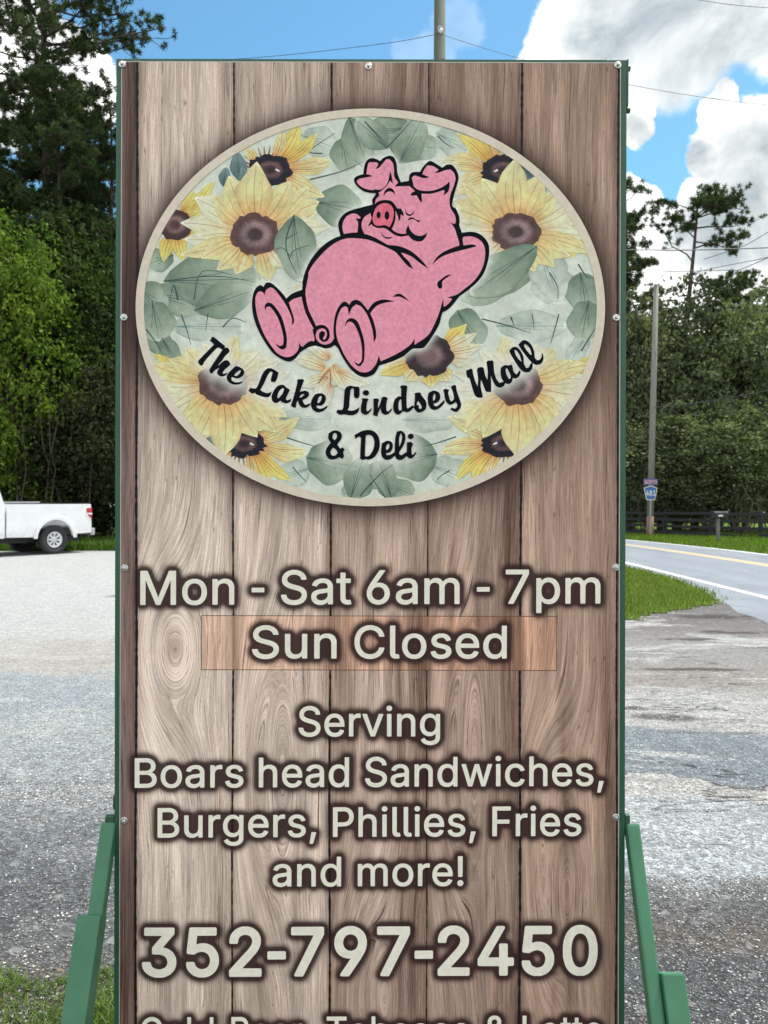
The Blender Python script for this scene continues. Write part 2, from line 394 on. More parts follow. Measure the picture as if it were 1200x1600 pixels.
def blades(P, hmin, hmax, width, colA, colB, lean=.5):
    n = len(P); a = RNG.uniform(0, 2 * np.pi, n); h = RNG.uniform(hmin, hmax, n); w = width * RNG.uniform(.6, 1.3, n)
    d = np.stack([np.cos(a), np.sin(a), np.zeros(n)], 1); s = np.stack([-d[:, 1], d[:, 0], np.zeros(n)], 1)
    ln = RNG.uniform(.1, lean, n)[:, None] * h[:, None]
    b = np.c_[P[:, :2], np.full(n, .0)] if P.shape[1] == 2 else P
    V = np.empty((n, 5, 3)); up = np.array([0, 0, 1.])
    V[:, 0] = b - s * w[:, None] / 2; V[:, 1] = b + s * w[:, None] / 2
    m = b + d * ln * .35 + up * h[:, None] * .6
    V[:, 2] = m + s * w[:, None] * .35; V[:, 3] = m - s * w[:, None] * .35; V[:, 4] = b + d * ln + up * h[:, None]
    Q = np.arange(n)[:, None] * 5
    T = np.concatenate([Q + [0, 1, 2], Q + [0, 2, 3], Q + [3, 2, 4]])
    t = RNG.random(n)[:, None]; c = np.asarray(colA) * (1 - t) + np.asarray(colB) * t; c = c * RNG.uniform(.7, 1.3, (n, 1))
    return V.reshape(-1, 3), T, np.repeat(c, 5, 0)
def stuff(name, V, T, C, mat, label, cat):
    o = link(name, mesh_np(name, V, T, C), mat); tag(o, label, cat, kind='stuff'); return o

# grass on the island beside the road
P = np.c_[RNG.uniform(.5, 5.6, 90000), RNG.uniform(9.8, 24, 90000)]; P = P[in_poly(P, gpatch)]
P = P[(P[:, 0] > 2.4)][:50000] + RNG.normal(0, .10, (min(50000, (P[:, 0] > 2.4).sum()), 2)); P3 = np.c_[P, np.full(len(P), .012)]
stuff('grass', *blades(P3, .02, .075, .014, (.085, .14, .025), (.20, .26, .06)), M_blade, 'sunlit green grass on the island between gravel lot and road', 'grass')
# verge beyond the road
P = np.c_[RNG.uniform(8.8, 18.5, 60000), RNG.uniform(20, 36, 60000)]; poly = [(x, y) for x, y in vg] + [(3, 60), (22, 60), (22, 15)]
P = P[in_poly(P, poly)][:26000]
stuff('grass', *blades(np.c_[P, np.full(len(P), .012)], .05, .16, .035, (.08, .15, .025), (.16, .24, .04)), M_blade, 'mown green verge between far road edge and dark fence', 'grass')
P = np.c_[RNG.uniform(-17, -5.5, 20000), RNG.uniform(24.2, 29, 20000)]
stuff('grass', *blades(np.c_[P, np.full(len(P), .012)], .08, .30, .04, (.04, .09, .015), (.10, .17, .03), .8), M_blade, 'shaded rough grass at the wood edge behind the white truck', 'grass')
# weeds beside the sign foot, left (clumped)
cl = np.c_[RNG.uniform(-1.75, -.52, 150), RNG.uniform(1.5, 2.62, 150)]
pk = RNG.integers(0, 150, 26000); P = cl[pk] + RNG.normal(0, .065, (26000, 2)); P = P[(P[:, 1] < 2.62 + .05 * np.sin(P[:, 0] * 13)) & (P[:, 0] < -.45)]
V1 = blades(np.c_[P, np.full(len(P), .001)], .008, .036, .0042, (.075, .14, .03), (.16, .25, .05), 1.4)
stuff('grass', *V1, M_blade, 'patchy weeds and short grass by the left foot of the sign', 'grass')
P = np.c_[RNG.uniform(-1.75, -.5, 1800), RNG.uniform(1.5, 2.66, 1800)]
stuff('weed_litter', *blades(np.c_[P, np.full(len(P), .001)], .004, .012, .012, (.16, .12, .08), (.30, .26, .19), 2.5), M_blade, 'dry brown clippings lying among the weeds at the sign foot', 'litter')

# loose stones
def stones(n, xr, yr, smin, smax, pal, zmul=.6, dens=None):
    Y = RNG.uniform(yr[0], yr[1], n) if dens is None else yr[0] + (yr[1] - yr[0]) * RNG.random(n) ** dens
    X = RNG.uniform(xr[0], xr[1], n) * Y / yr[1]
    s = smin + (smax - smin) * RNG.random(n) ** 3
    base = np.array([[1, 0, 0], [-.5, .87, 0], [-.5, -.87, 0], [.25, .3, .8], [-.4, -.1, .75], [0, 0, -.6]])
    tri = np.array([[0, 1, 3], [1, 4, 3], [1, 2, 4], [2, 0, 4], [0, 3, 4], [0, 2, 5], [1, 0, 5], [2, 1, 5]])
    V = base[None] * RNG.uniform(.6, 1.25, (n, 6, 3)); a = RNG.uniform(0, 6.28, n); ca, sa = np.cos(a)[:, None], np.sin(a)[:, None]
    x = V[..., 0] * ca - V[..., 1] * sa; y = V[..., 0] * sa + V[..., 1] * ca
    V = np.stack([x, y, V[..., 2] * zmul], 2) * s[:, None, None]; V[..., 0] += X[:, None]; V[..., 1] += Y[:, None]; V[..., 2] += (s * .12)[:, None]
    T = (np.arange(n)[:, None, None] * 6 + tri[None]).reshape(-1, 3)
    pal = np.array(pal); c = pal[RNG.integers(0, len(pal), n)] * RNG.uniform(.75, 1.15, (n, 1))
    return V.reshape(-1, 3), T, np.repeat(c, 6, 0)
n = new_mat('stone'); n.put(n.b.inputs['Base Color'], attr(n, 'col')); n.b.inputs['Roughness'].default_value = .9; M_stone = n.m
PALD = [(.12, .125, .13), (.16, .165, .17), (.20, .2, .2), (.26, .26, .25), (.45, .44, .42), (.18, .15, .12)]
PALL = [(.5, .5, .48), (.42, .43, .43), (.3, .31, .32), (.24, .25, .26), (.56, .55, .52)]
stuff('gravel', *stones(24000, (-2.9, -.9), (2.3, 4.4), .002, .0095, PALD, dens=1.1), M_stone, 'dark grey loose gravel on the lot left of the sign', 'gravel')
stuff('gravel', *stones(15000, (-4.6, -1.5), (4.0, 7.0), .003, .011, PALL), M_stone, 'pale crushed stone further out on the left of the lot', 'gravel')
stuff('gravel', *stones(17000, (.8, 1.9), (2.1, 3.3), .002, .008, PALD), M_stone, 'dark grey loose gravel on the lot right of the sign', 'gravel')
stuff('gravel', *stones(15000, (1.6, 3.7), (3.1, 6.6), .0025, .009, PALL), M_stone, 'pale crushed stone on the worn apron right of the sign', 'gravel')

# ------------------------------------------------------------------ trees
def tree_obj(name, label, cat, loc, trunk_me, crown_me, rz=0, sc=1.0, group=None, crown_name='crown', trunk_mat=None, crown_mat=None):
    t = thing(name, label, cat, loc, rz, group); t.scale = (sc if not hasattr(sc, '__len__') else 1,) * 3
    if hasattr(sc, '__len__'): t.scale = sc
    if trunk_me: link('trunk', trunk_me, trunk_mat, t)
    if crown_me: link(crown_name, crown_me, crown_mat, t)
    return t
M_bark = simple('bark', (.085, .068, .058), .95, 0, .35, 6, .1, .6)
def mbmesh(mb, name, mat):
    me = bpy.data.meshes.new(name); me.from_pydata(mb.v, [], mb.f); me.polygons.foreach_set('use_smooth', mb.sm); me.update(); me.materials.append(mat); return me
def leaf_cards(P, size, C, aspect=.6, flat=.0):
    n = len(P)
    a = RNG.normal(size=(n, 3)); a[:, 2] -= .3; a /= np.linalg.norm(a, axis=1)[:, None]
    b = RNG.normal(size=(n, 3)); b[:, 2] += flat * 0; b = np.cross(a, b); b /= np.linalg.norm(b, axis=1)[:, None]
    s = (size * RNG.uniform(.55, 1.35, n))[:, None]
    V = np.empty((n, 4, 3)); V[:, 0] = P; V[:, 1] = P + a * s * .45 + b * s * aspect * .5; V[:, 2] = P + a * s; V[:, 3] = P + a * s * .45 - b * s * aspect * .5
    Fc = np.arange(n * 4).reshape(n, 4)
    return V.reshape(-1, 3), Fc, np.repeat(C, 4, 0)
def sines(P, k, seed):
    r = np.random.default_rng(seed); out = np.zeros(len(P))
    for i in range(7):
        f = r.normal(size=3) * k; out += np.sin(P @ f + r.uniform(0, 6.28))
    return out / 7
def crown_broad(name, w, h, z0, nclump, per, size, c1, c2, seed, droop=0, clump_r=.55):
    r = np.random.default_rng(seed)
    d = r.normal(size=(nclump, 3)); d /= np.linalg.norm(d, axis=1)[:, None]
    rad = r.uniform(.25, 1, nclump) ** .45
    ext = 1 + .34 * sines(d * 1.0, 2.6, seed + 1)
    C = d * (rad * ext)[:, None] * [w, w, h / 2]; C[:, 2] += z0 + h / 2
    cr = clump_r * r.uniform(.5, 1.5, nclump)
    idx = np.repeat(np.arange(nclump), per)
    off_ = r.normal(size=(len(idx), 3)) * cr[idx][:, None] * .55; off_[:, 2] *= .75
    if droop: off_[:, 2] -= np.abs(off_[:, 0]) * droop
    P = C[idx] + off_
    tone = np.clip(r.normal(.5, .32, nclump), 0, 1)[idx] + r.normal(0, .16, len(idx)); tone = np.clip(tone, 0, 1)[:, None]
    col = np.asarray(c1) * (1 - tone) + np.asarray(c2) * tone
    keep = P[:, 2] > .15
    V, Fc, Cc = leaf_cards(P[keep], size, col[keep])
    me = mesh_np(name, V, Fc, Cc); me.materials.append(M_leaf); return me, C
def broad_trunk(name, w, h, z0, C, r0, seed, nl=16):
    r = random.Random(seed); mb = MB(); H = z0 + h * .8
    sp = [(0, 0, -.3)] ; x = y = 0
    for i in range(1, 8): x += r.uniform(-.22, .22); y += r.uniform(-.22, .22); sp.append((x, y, H * i / 7))
    mb.tube(sp, [r0 * (1.05 - i / 8) for i in range(8)], 8)
    idx = r.sample(range(len(C)), min(nl, len(C)))
    for i in idx:
        t = r.uniform(.3, .8); k = min(6, int(t * 7)); s = Vector(sp[k]); e = Vector(C[i]); 
        m = s.lerp(e, .5) + Vector((r.uniform(-.4, .4), r.uniform(-.4, .4), r.uniform(.1, .6)))
        rr = r0 * .32; mb.tube([s, m, e], [rr, rr * .6, rr * .2], 5)
    return mbmesh(mb, name, M_bark)
DK, MD = (.026, .044, .016), (.055, .085, .026)
BR1, BR2 = (.045, .10, .016), (.18, .265, .035)
crA, CA = crown_broad('broad_crown_a', 3.4, 11, 2.0, 330, 62, .21, DK, MD, 21)
crB, CB = crown_broad('broad_crown_b', 3.0, 9, 1.2, 300, 50, .20, (.078, .102, .062), (.21, .25, .125), 22)  # pale greyed leaf tones put the right wood's haze into the colour
crC, CC = crown_broad('broad_crown_c', 2.1, 9.6, .2, 300, 75, .15, BR1, BR2, 23, .3, .45)
crD, CD = crown_broad('broad_crown_d', 2.1, 9.6, .2, 300, 75, .16, (.03, .058, .014), (.075, .125, .025), 27, .2, .5)
trA = broad_trunk('broad_trunk_a', 3.4, 11, 2.0, CA, .26, 1); trB = broad_trunk('broad_trunk_b', 3.0, 9, 1.2, CB, .2, 2); trC = broad_trunk('broad_trunk_c', 2.1, 9.6, .2, CC, .15, 3)
# understorey: tangled bare stems with sparse dull leaves
crU, CU = crown_broad('understorey', 2.6, 6.2, .1, 300, 60, .17, (.022, .028, .014), (.055, .07, .028), 24)
def stems(name, w, h, n, seed):
    r = random.Random(seed); mb = MB()
    for i in range(n):
        x = r.uniform(-w, w); y = r.uniform(-1.4, 1.0); p = [(x, y, -.1)]
        for k in range(1, 5): x += r.uniform(-.4, .4); y += r.uniform(-.25, .25); p.append((x, y, h * k / 4 * r.uniform(.8, 1)))
        q = r.uniform(.012, .04); mb.tube(p, [q * 1.3, q * 1.1, q, q * .8, q * .4], 4, False)
    return mbmesh(mb, name, simple('grey_stem', (.10, .085, .075), .95, 0, .3, 5, .1))
stU = stems('tangled_stems', 2.6, 5.5, 30, 4)

def pine(name, H, limbs, seed, r0=.2, lean=(0, 0), c1=(.030, .055, .020), c2=(.085, .125, .042), nper=46, twist=.5):
    """limbs: list of (z fraction, azimuth deg, length, rise, clusters)"""
    r = random.Random(seed); rg = np.random.default_rng(seed); mb = MB(); N = 12; sp = []
    for i in range(N + 1):
        t = i / N; sp.append(Vector((lean[0] * t ** 1.5 + .25 * math.sin(t * 5 + seed) * t, lean[1] * t + .2 * math.cos(t * 4 + seed) * t, H * t - (.3 if i == 0 else 0))))
    mb.tube(sp, [r0 * (1 - .86 * i / N) for i in range(N + 1)], 8)
    cen = []
    for zf, az, ln, rise, nc in limbs:
        k = zf * N; i = min(N - 1, int(k)); s = sp[i].lerp(sp[i + 1], k - i); a = math.radians(az)
        d = Vector((math.cos(a), math.sin(a), 0)); pts = [s]
        for j in range(1, 6):
            t = j / 5; pts.append(s + d * ln * t + Vector((r.uniform(-.15, .15), r.uniform(-.15, .15), rise * t + .25 * math.sin(t * 3) * r.uniform(-.5, 1))) * 1)
        q = max(.02, r0 * .30 * (ln / 3) ** .5 * (1 - zf * .5)); mb.tube(pts, [q, q * .85, q * .65, q * .5, q * .35, q * .15], 5, False)
        for c in range(nc):
            t = .25 + .75 * r.random() ** .7; j = min(4, int(t * 5)); p = pts[j].lerp(pts[j + 1], t * 5 - j)
            o = Vector((r.gauss(0, 1), r.gauss(0, 1), abs(r.gauss(0, .8)) * .9)) * (.10 + .16 * ln * .5) * (1.2 - .4 * t)
            e = p + o; mb.tube([p, p.lerp(e, .5) + Vector((0, 0, -.04)), e], [.022, .015, .008], 3, False)
            cen += [e, e + Vector((r.gauss(0, .14), r.gauss(0, .14), r.gauss(.05, .10)))]
    C = np.array(cen); n = len(C) * nper; idx = np.repeat(np.arange(len(C)), nper)
    d = rg.normal(size=(n, 3)); d[:, 2] += .35; d /= np.linalg.norm(d, axis=1)[:, None]
    L = rg.uniform(.10, .24, n)[:, None]; s = np.cross(d, rg.normal(size=(n, 3))); s /= np.linalg.norm(s, axis=1)[:, None]
    P = C[idx] + d * .03
    V = np.empty((n, 3, 3)); V[:, 0] = P - s * .019; V[:, 1] = P + s * .019; V[:, 2] = P + d * L
    tone = np.clip(rg.normal(.45, .25, len(C))[idx] + rg.normal(0, .15, n), 0, 1)[:, None]
    col = np.array(c1) * (1 - tone) + np.array(c2) * tone
    cm = mesh_np(name + '_needles', V.reshape(-1, 3), np.arange(n * 3).reshape(n, 3), np.repeat(col, 3, 0)); cm.materials.append(M_needle)
    return mbmesh(mb, name + '_wood', M_bark), cm
def rnd_limbs(z0, z1, n, lmax, seed, nc=9, top=.35, rise=.25):
    r = random.Random(seed); out = []
    for i in range(n):
        t = (i + r.random()) / n; z = z0 + (z1 - z0) * t; l = lmax * (1 - (1 - top) * t) * r.uniform(.55, 1.1)
        out.append((z, r.uniform(0, 360), l, l * rise * r.uniform(-.3, 1.3), max(3, int(nc * l / lmax * r.uniform(.7, 1.2)) + 2)))
    return out
def ats(px, Y): return ((px - 600) / F * Y, Y, 0)

# --- left wood
lim = rnd_limbs(.66, .99, 44, 4.6, 5, 24, .6, .15) + [(.735, -8, 5.6, .9, 26), (.74, 8, 4.6, 1.2, 18), (.70, 185, 4.5, .2, 22), (.69, 200, 3.6, -.3, 16), (.68, -20, 3.6, -.5, 15), (.80, -15, 4.6, .9, 20), (.83, 15, 4.2, .7, 18), (.77, 170, 4.4, .6, 20), (.66, -5, 3.0, -.9, 14), (.72, 270, 3, .2, 16), (.78, 268, 3, .3, 16)]
tw, cn = pine('tall_pine', 27.5, lim, 31, .30, (.3, 0))
tree_obj('pine_tree', 'tallest pine at upper left, its bare limb reaching towards the sign top', 'tree', ats(64, 34), tw, cn, crown_name='needles')
pw2, pc2 = pine('bushy_pine', 17.5, rnd_limbs(.12, .99, 120, 3.7, 6, 25, .42, .12), 32, .22)
pw3, pc3 = pine('ragged_pine', 16, rnd_limbs(.16, .99, 84, 3.3, 7, 22, .3, .2), 33, .2, (.4, 0), (.035, .058, .024), (.095, .135, .05))
for i, (px, Y, s, rz, lb) in enumerate([(-20, 33, 1.05, .3, 'bushy pine cut by the left picture edge below the tallest pine'), (88, 32, 1.03, 1.9, 'dense bushy pine left of the sign, below the tall bare trunk'), (165, 33.5, 1.04, 3.1, 'bushy pine half hidden behind the green left frame of the sign'), (28, 36, 1.14, 4.4, 'bushy pine behind the tall bare trunk, showing to its left'), (125, 36.5, 1.16, 5.6, 'bushy pine behind and between the two front ones near the sign')]):
    tree_obj('pine_tree', lb, 'tree', ats(px, Y), pw2, pc2, rz, s, 'pines in the left wood', 'needles')
tree_obj('vine_covered_tree', 'bright yellow-green vine-covered tree at the left edge behind the truck', 'tree', ats(16, 28.0), trC, crC, .4, (1, .9, 1.21), None)
tree_obj('vine_covered_tree', 'smaller leaf-green tree between the bright vine-covered tree and the sign', 'tree', ats(146, 30.5), trC, crD, 2.2, (.84, .9, 1.14), None)
for i, (px, Y, s, rz, lb) in enumerate([(50, 31.5, 1.0, 1, 'dark broadleaf tree behind the truck cab'), (120, 32, .95, 2.5, 'dark broadleaf tree above the truck bed')]):
    tree_obj('broadleaf_tree', lb, 'tree', ats(px, Y), trA, crA, rz, s, 'dark trees of the left wood')
for px, Y, rz, lb in [(-20, 30, 0, 'dark thicket of bare grey stems behind the truck cab'), (78, 29.6, 2.0, 'dark thicket of tangled stems above the truck wheel'), (165, 29.3, 4.0, 'dark thicket of stems between the truck tail and the sign')]:
    tree_obj('thicket', lb, 'bush', ats(px, Y), stU, crU, rz, 1, 'thickets behind the truck', 'foliage')
# --- right wood
lim = [(.96, 40, 2.6, .3, 24), (.93, 300, 2.6, .2, 24), (.90, 200, 1.8, .3, 14), (.84, 330, 2.4, .1, 18), (.97, 20, 1.6, .6, 16), (.95, 160, 1.9, .6, 14), (.93, 0, 2.4, .5, 20), (.92, 250, 1.5, .4, 14), (.90, 90, 1.5, .4, 14), (.90, 350, 2.9, .1, 22), (.87, 185, 1.6, .9, 10), (.86, 10, 2.6, -.5, 20), (.80, 170, 2.2, 2.3, 12), (.985, 300, 1.0, .3, 12),
       (.94, 330, 2.2, .6, 18), (.97, 60, 1.4, .4, 13), (.74, 5, 2.4, -.1, 15), (.70, 175, 1.9, .2, 13), (.69, 355, 3.6, .5, 20), (.66, 12, 4.4, .9, 22), (.63, 190, 2.0, .3, 14), (.62, 350, 3.2, -.2, 16)] + rnd_limbs(.3, .62, 24, 3.2, 12, 16, .8, .1)
pw4, pc4 = pine('leaning_pine', 17.6, lim, 35, .30, (.95, 0), nper=46)
tree_obj('pine_tree', 'tall leaning pine with an open flat top right of the sign', 'tree', ats(1058, 42), pw4, pc4, crown_name='needles')
tree_obj('pine_tree', 'ragged pine close against the right edge of the sign', 'tree', ats(978, 41), pw3, pc3, 1.0, 1.10, 'ragged pines of the right wood', 'needles')
tree_obj('pine_tree', 'ragged pine at the right picture edge above the fence', 'tree', ats(1165, 43), pw3, pc3, 2.6, .86, 'ragged pines of the right wood', 'needles')
tree_obj('pine_tree', 'low ragged pine behind the grey utility pole', 'tree', ats(1012, 44), pw3, pc3, 4.4, .76, 'ragged pines of the right wood', 'needles')
tree_obj('pine_tree', 'short ragged pine standing right of the leaning pine', 'tree', ats(1125, 40), pw3, pc3, 5.4, .78, 'ragged pines of the right wood', 'needles')
for px, Y, s, rz, sz, lb in [(1085, 41, .98, .3, 1.04, 'round broadleaf tree below the leaning pine'), (1035, 39.5, .80, 2.2, .9, 'broadleaf tree just right of the utility pole'), (985, 40, .8, 3.3, .92, 'broadleaf tree between the sign and the utility pole'),
                        (1145, 39, .85, 4.1, .9, 'broadleaf tree behind the mailbox'), (1205, 40, .98, 5.0, 1.0, 'broadleaf tree at the right picture edge')]:
    tree_obj('broadleaf_tree', lb, 'tree', ats(px, Y), trB, crB, rz, (s * 1.12, s * 1.12, sz * 1.24), 'broadleaf trees of the right wood')
for px, Y, rz, lb in [(990, 38.0, 1, 'low scrub behind the fence left of the utility pole'), (1065, 37.0, 3.0, 'low scrub behind the fence between pole and mailbox'), (1130, 36.0, 5.0, 'low scrub behind the fence at the mailbox'), (1200, 35.5, 6.0, 'low scrub behind the fence at the right edge')]:
    tree_obj('scrub', lb, 'bush', ats(px, Y), stU, crB, rz, (.95, .8, .58), 'scrub behind the fence', 'foliage')
# far wood that closes the horizon
nW = 46000; X = RNG.uniform(-60, 60, nW); 
hh = 6.5 + 1.6 * np.sin(X * .31) + 1.2 * np.sin(X * .83 + 1) + .6 * np.sin(X * 2.1)
Pw = np.c_[X, 54 + RNG.normal(0, 1.6, nW) + np.abs(X) * .12, RNG.random(nW) ** .8 * hh]
tn = np.clip(RNG.normal(.45, .25, nW), 0, 1)[:, None]
V, Fc, Cc = leaf_cards(Pw, .55, np.array(DK) * (1 - tn) + np.array(MD) * tn)
Fc3 = np.concatenate([Fc[:, [0, 1, 2]], Fc[:, [0, 2, 3]]])
stuff('far_woods', V, Fc3, Cc, M_leaf, 'distant dark woods showing low between the trees', 'woods')

# ------------------------------------------------------------------ utility poles, wires, fence, mailbox, road sign
def wood_pole_mat(name, base, streak):
    n = new_mat(name); v = obj_vec(n); a = n.noise(n.scale(v, (14, 14, .8)), 3, 6, .65)
    n.put(n.b.inputs['Base Color'], n.mix(n.rng(a, .35, .65), base, streak)); n.b.inputs['Roughness'].default_value = .9; bump(n, a, .4, .01); return n.m
M_pole_green = wood_pole_mat('treated_pole', (.055, .070, .052), (.10, .115, .085)); M_pole_grey = wood_pole_mat('weathered_pole', (.17, .165, .15), (.28, .275, .255))
M_rust_wood = wood_pole_mat('stained_wood', (.20, .10, .06), (.30, .18, .12))
M_wire = simple('dark_wire', (.06, .065, .07), .6); M_galv = simple('galvanised', (.42, .43, .44), .45, .7, .2, 30)
M_porcelain = simple('porcelain', (.7, .72, .72), .25)
YP = 17.5; XP = (684 - 600) / F * YP
def wz(py, Y): return EYE + (HZ - py) / F * Y
tp = thing('utility_pole', 'greenish wooden utility pole rising behind the top edge of the sign', 'utility pole', (XP, YP, 0))
MB().tube([(0, 0, -.3), (0.03, 0, 6), (.045, 0, 13.6)], [.175, .15, .118], 16).build('shaft', M_pole_green, tp)
zc = wz(54, YP)
ck = MB(); ck.box(-.01, .10, -.20, -.12, zc - .055, zc + .06); ck.tube([(.02, -.12, zc), (.02, -.32, zc)], .018, 8); ck.build('clamp', M_galv, tp, .004)
MB().tube([(.05, -.23, zc - .02), (.05, -.23, zc - .05), (.05, -.23, zc - .10)], [.03, .045, .03], 10).build('insulator', M_porcelain, tp)
pp = thing('utility_pole', 'tall grey weathered utility pole behind the road sign by the fence', 'utility pole', ((1016 - 600) / F * 33.7, 33.7, 0))
hp = wz(446, 33.7)
MB().tube([(0, 0, .86), (.13, 0, 6), (.25, 0, hp)], [.145, .125, .10], 14).build('shaft', M_pole_grey, pp)
MB().tube([(-.02, 0, -.3), (0, 0, .86)], [.15, .146], 14).build('stained_foot', M_rust_wood, pp)
MB().tube([(.25, 0, hp), (.25, 0, hp + .08)], [.102, .06], 14).build('pole_cap', M_galv, pp)
def wire(label, pts, r, Ys, group='overhead wires'):
    """pts: photograph pixels; Ys: distance of each point, so the wire hangs at real places"""
    P = [((px - 600) / F * Y, Y, wz(py, Y)) for (px, py), Y in zip(pts, Ys)]
    D = dense([tuple(p) for p in P], 5)
    o = MB().tube(D, r, 5).build('wire', M_wire); return tag(o, label, 'wire', group)
wire('thin service wire sagging left from the pole clamp behind the sign', [(684, 53), (600, 68), (400, 90), (175, 101), (-200, 104)], .0065, [17.35, 17.6, 18.4, 19.3, 21])
wire('thin service wire sagging right from the pole clamp past the sign corner', [(687, 53), (800, 88), (975, 131), (1200, 164), (1500, 180)], .0065, [17.35, 17.1, 16.6, 16, 15])
wire('wire crossing the top right corner of the sky', [(900, -40), (1083, -2), (1200, 12), (1400, 20)], .010, [22, 22, 22, 22])
wire('dark level line crossing in front of the leaning pine', [(700, 400), (975, 391), (1060, 391), (1200, 387), (1500, 372)], .022, [33, 32, 32, 31, 29])
wire('lower level line crossing the right pine crowns', [(900, 428), (1060, 424), (1130, 422), (1165, 418), (1300, 355)], .016, [34, 33, 33, 32, 30])
wire('upper slanting wire rising to the right picture edge', [(1100, 405), (1160, 385), (1200, 363), (1300, 310)], .014, [36, 34, 32, 27])
wire('short wire leaving the top of the grey pole', [(1024, 448), (1060, 433), (1120, 418), (1200, 402), (1350, 365)], .012, [33.6, 32, 30, 28, 24])
wire('low slack wire from the grey pole to the right edge', [(1021, 637), (1100, 628), (1200, 610), (1350, 575)], .013, [33.6, 31, 28, 24])
# fence
M_fence = simple('black_fence_wood', (.02, .022, .026), .8, 0, .3, 8)
fn = thing('rail_fence', 'dark four-rail farm fence running along the far verge', 'fence', (0, 0, 0))
fa = Vector((10.8, 36, 0)); fd = Vector((4.2, -5, 0)).normalized(); span = 2.05
pm = None; rm = None
for i in range(-4, 9):
    p = fa + fd * span * i
    if pm is None: pm = MB().box(-.055, .055, -.055, .055, -.2, 1.12).build('post', M_fence, fn, .006); po = pm
    else: po = pm.copy(); COL.objects.link(po); po.parent = fn
    po.location = p; po.rotation_euler = (0, random.uniform(-.02, .02), math.atan2(fd.y, fd.x))
    for k, z in enumerate((.16, .43, .70, .98)):
        if rm is None: rm = MB().box(0, span - .01, -.082, -.058, -.06, .06).build('rail', M_fence, fn, .004); ro = rm
        else: ro = rm.copy(); COL.objects.link(ro); ro.parent = fn
        tilt = random.uniform(-.012, .012)
        if i == 2 and k == 0: tilt = .07
        ro.location = p + Vector((0, 0, z)); ro.rotation_euler = (0, tilt, math.atan2(fd.y, fd.x))
# mailbox
YM = 28.6; mb_ = thing('mailbox', 'black roadside mailbox on a post with a small white label', 'mailbox', ((1122 - 600) / F * YM, YM, 0), .1)
M_black = simple('black_metal', (.022, .024, .03), .75); M_label = simple('white_label', (.75, .75, .73), .5)
arch = [(-.11, 0), (.11, 0), (.11, .13)] + [(.11 * math.cos(a), .13 + .11 * math.sin(a)) for a in [math.pi * k / 10 for k in range(1, 10)]] + [(-.11, .13)]
box = MB(); box.prism([(u, v + .90) for u, v in arch], -.17, .33, 'x'); box.build('box', M_black, mb_, .006)
MB().prism([(u * 1.05, v * 1.03 + .895) for u, v in arch], .332, .35, 'x').build('door', M_black, mb_)
MB().box(-.045, .125, -.116, -.112, .955, 1.015).build('label_plate', M_label, mb_)
MB().box(-.05, .05, -.05, .05, -.2, .895).build('post', simple('post_wood', (.15, .15, .14), .9, 0, .3, 10), mb_, .006)
MB().box(.17, .185, -.135, -.12, 1.0, 1.17).build('flag', simple('dark_flag', (.06, .02, .02), .5), mb_)

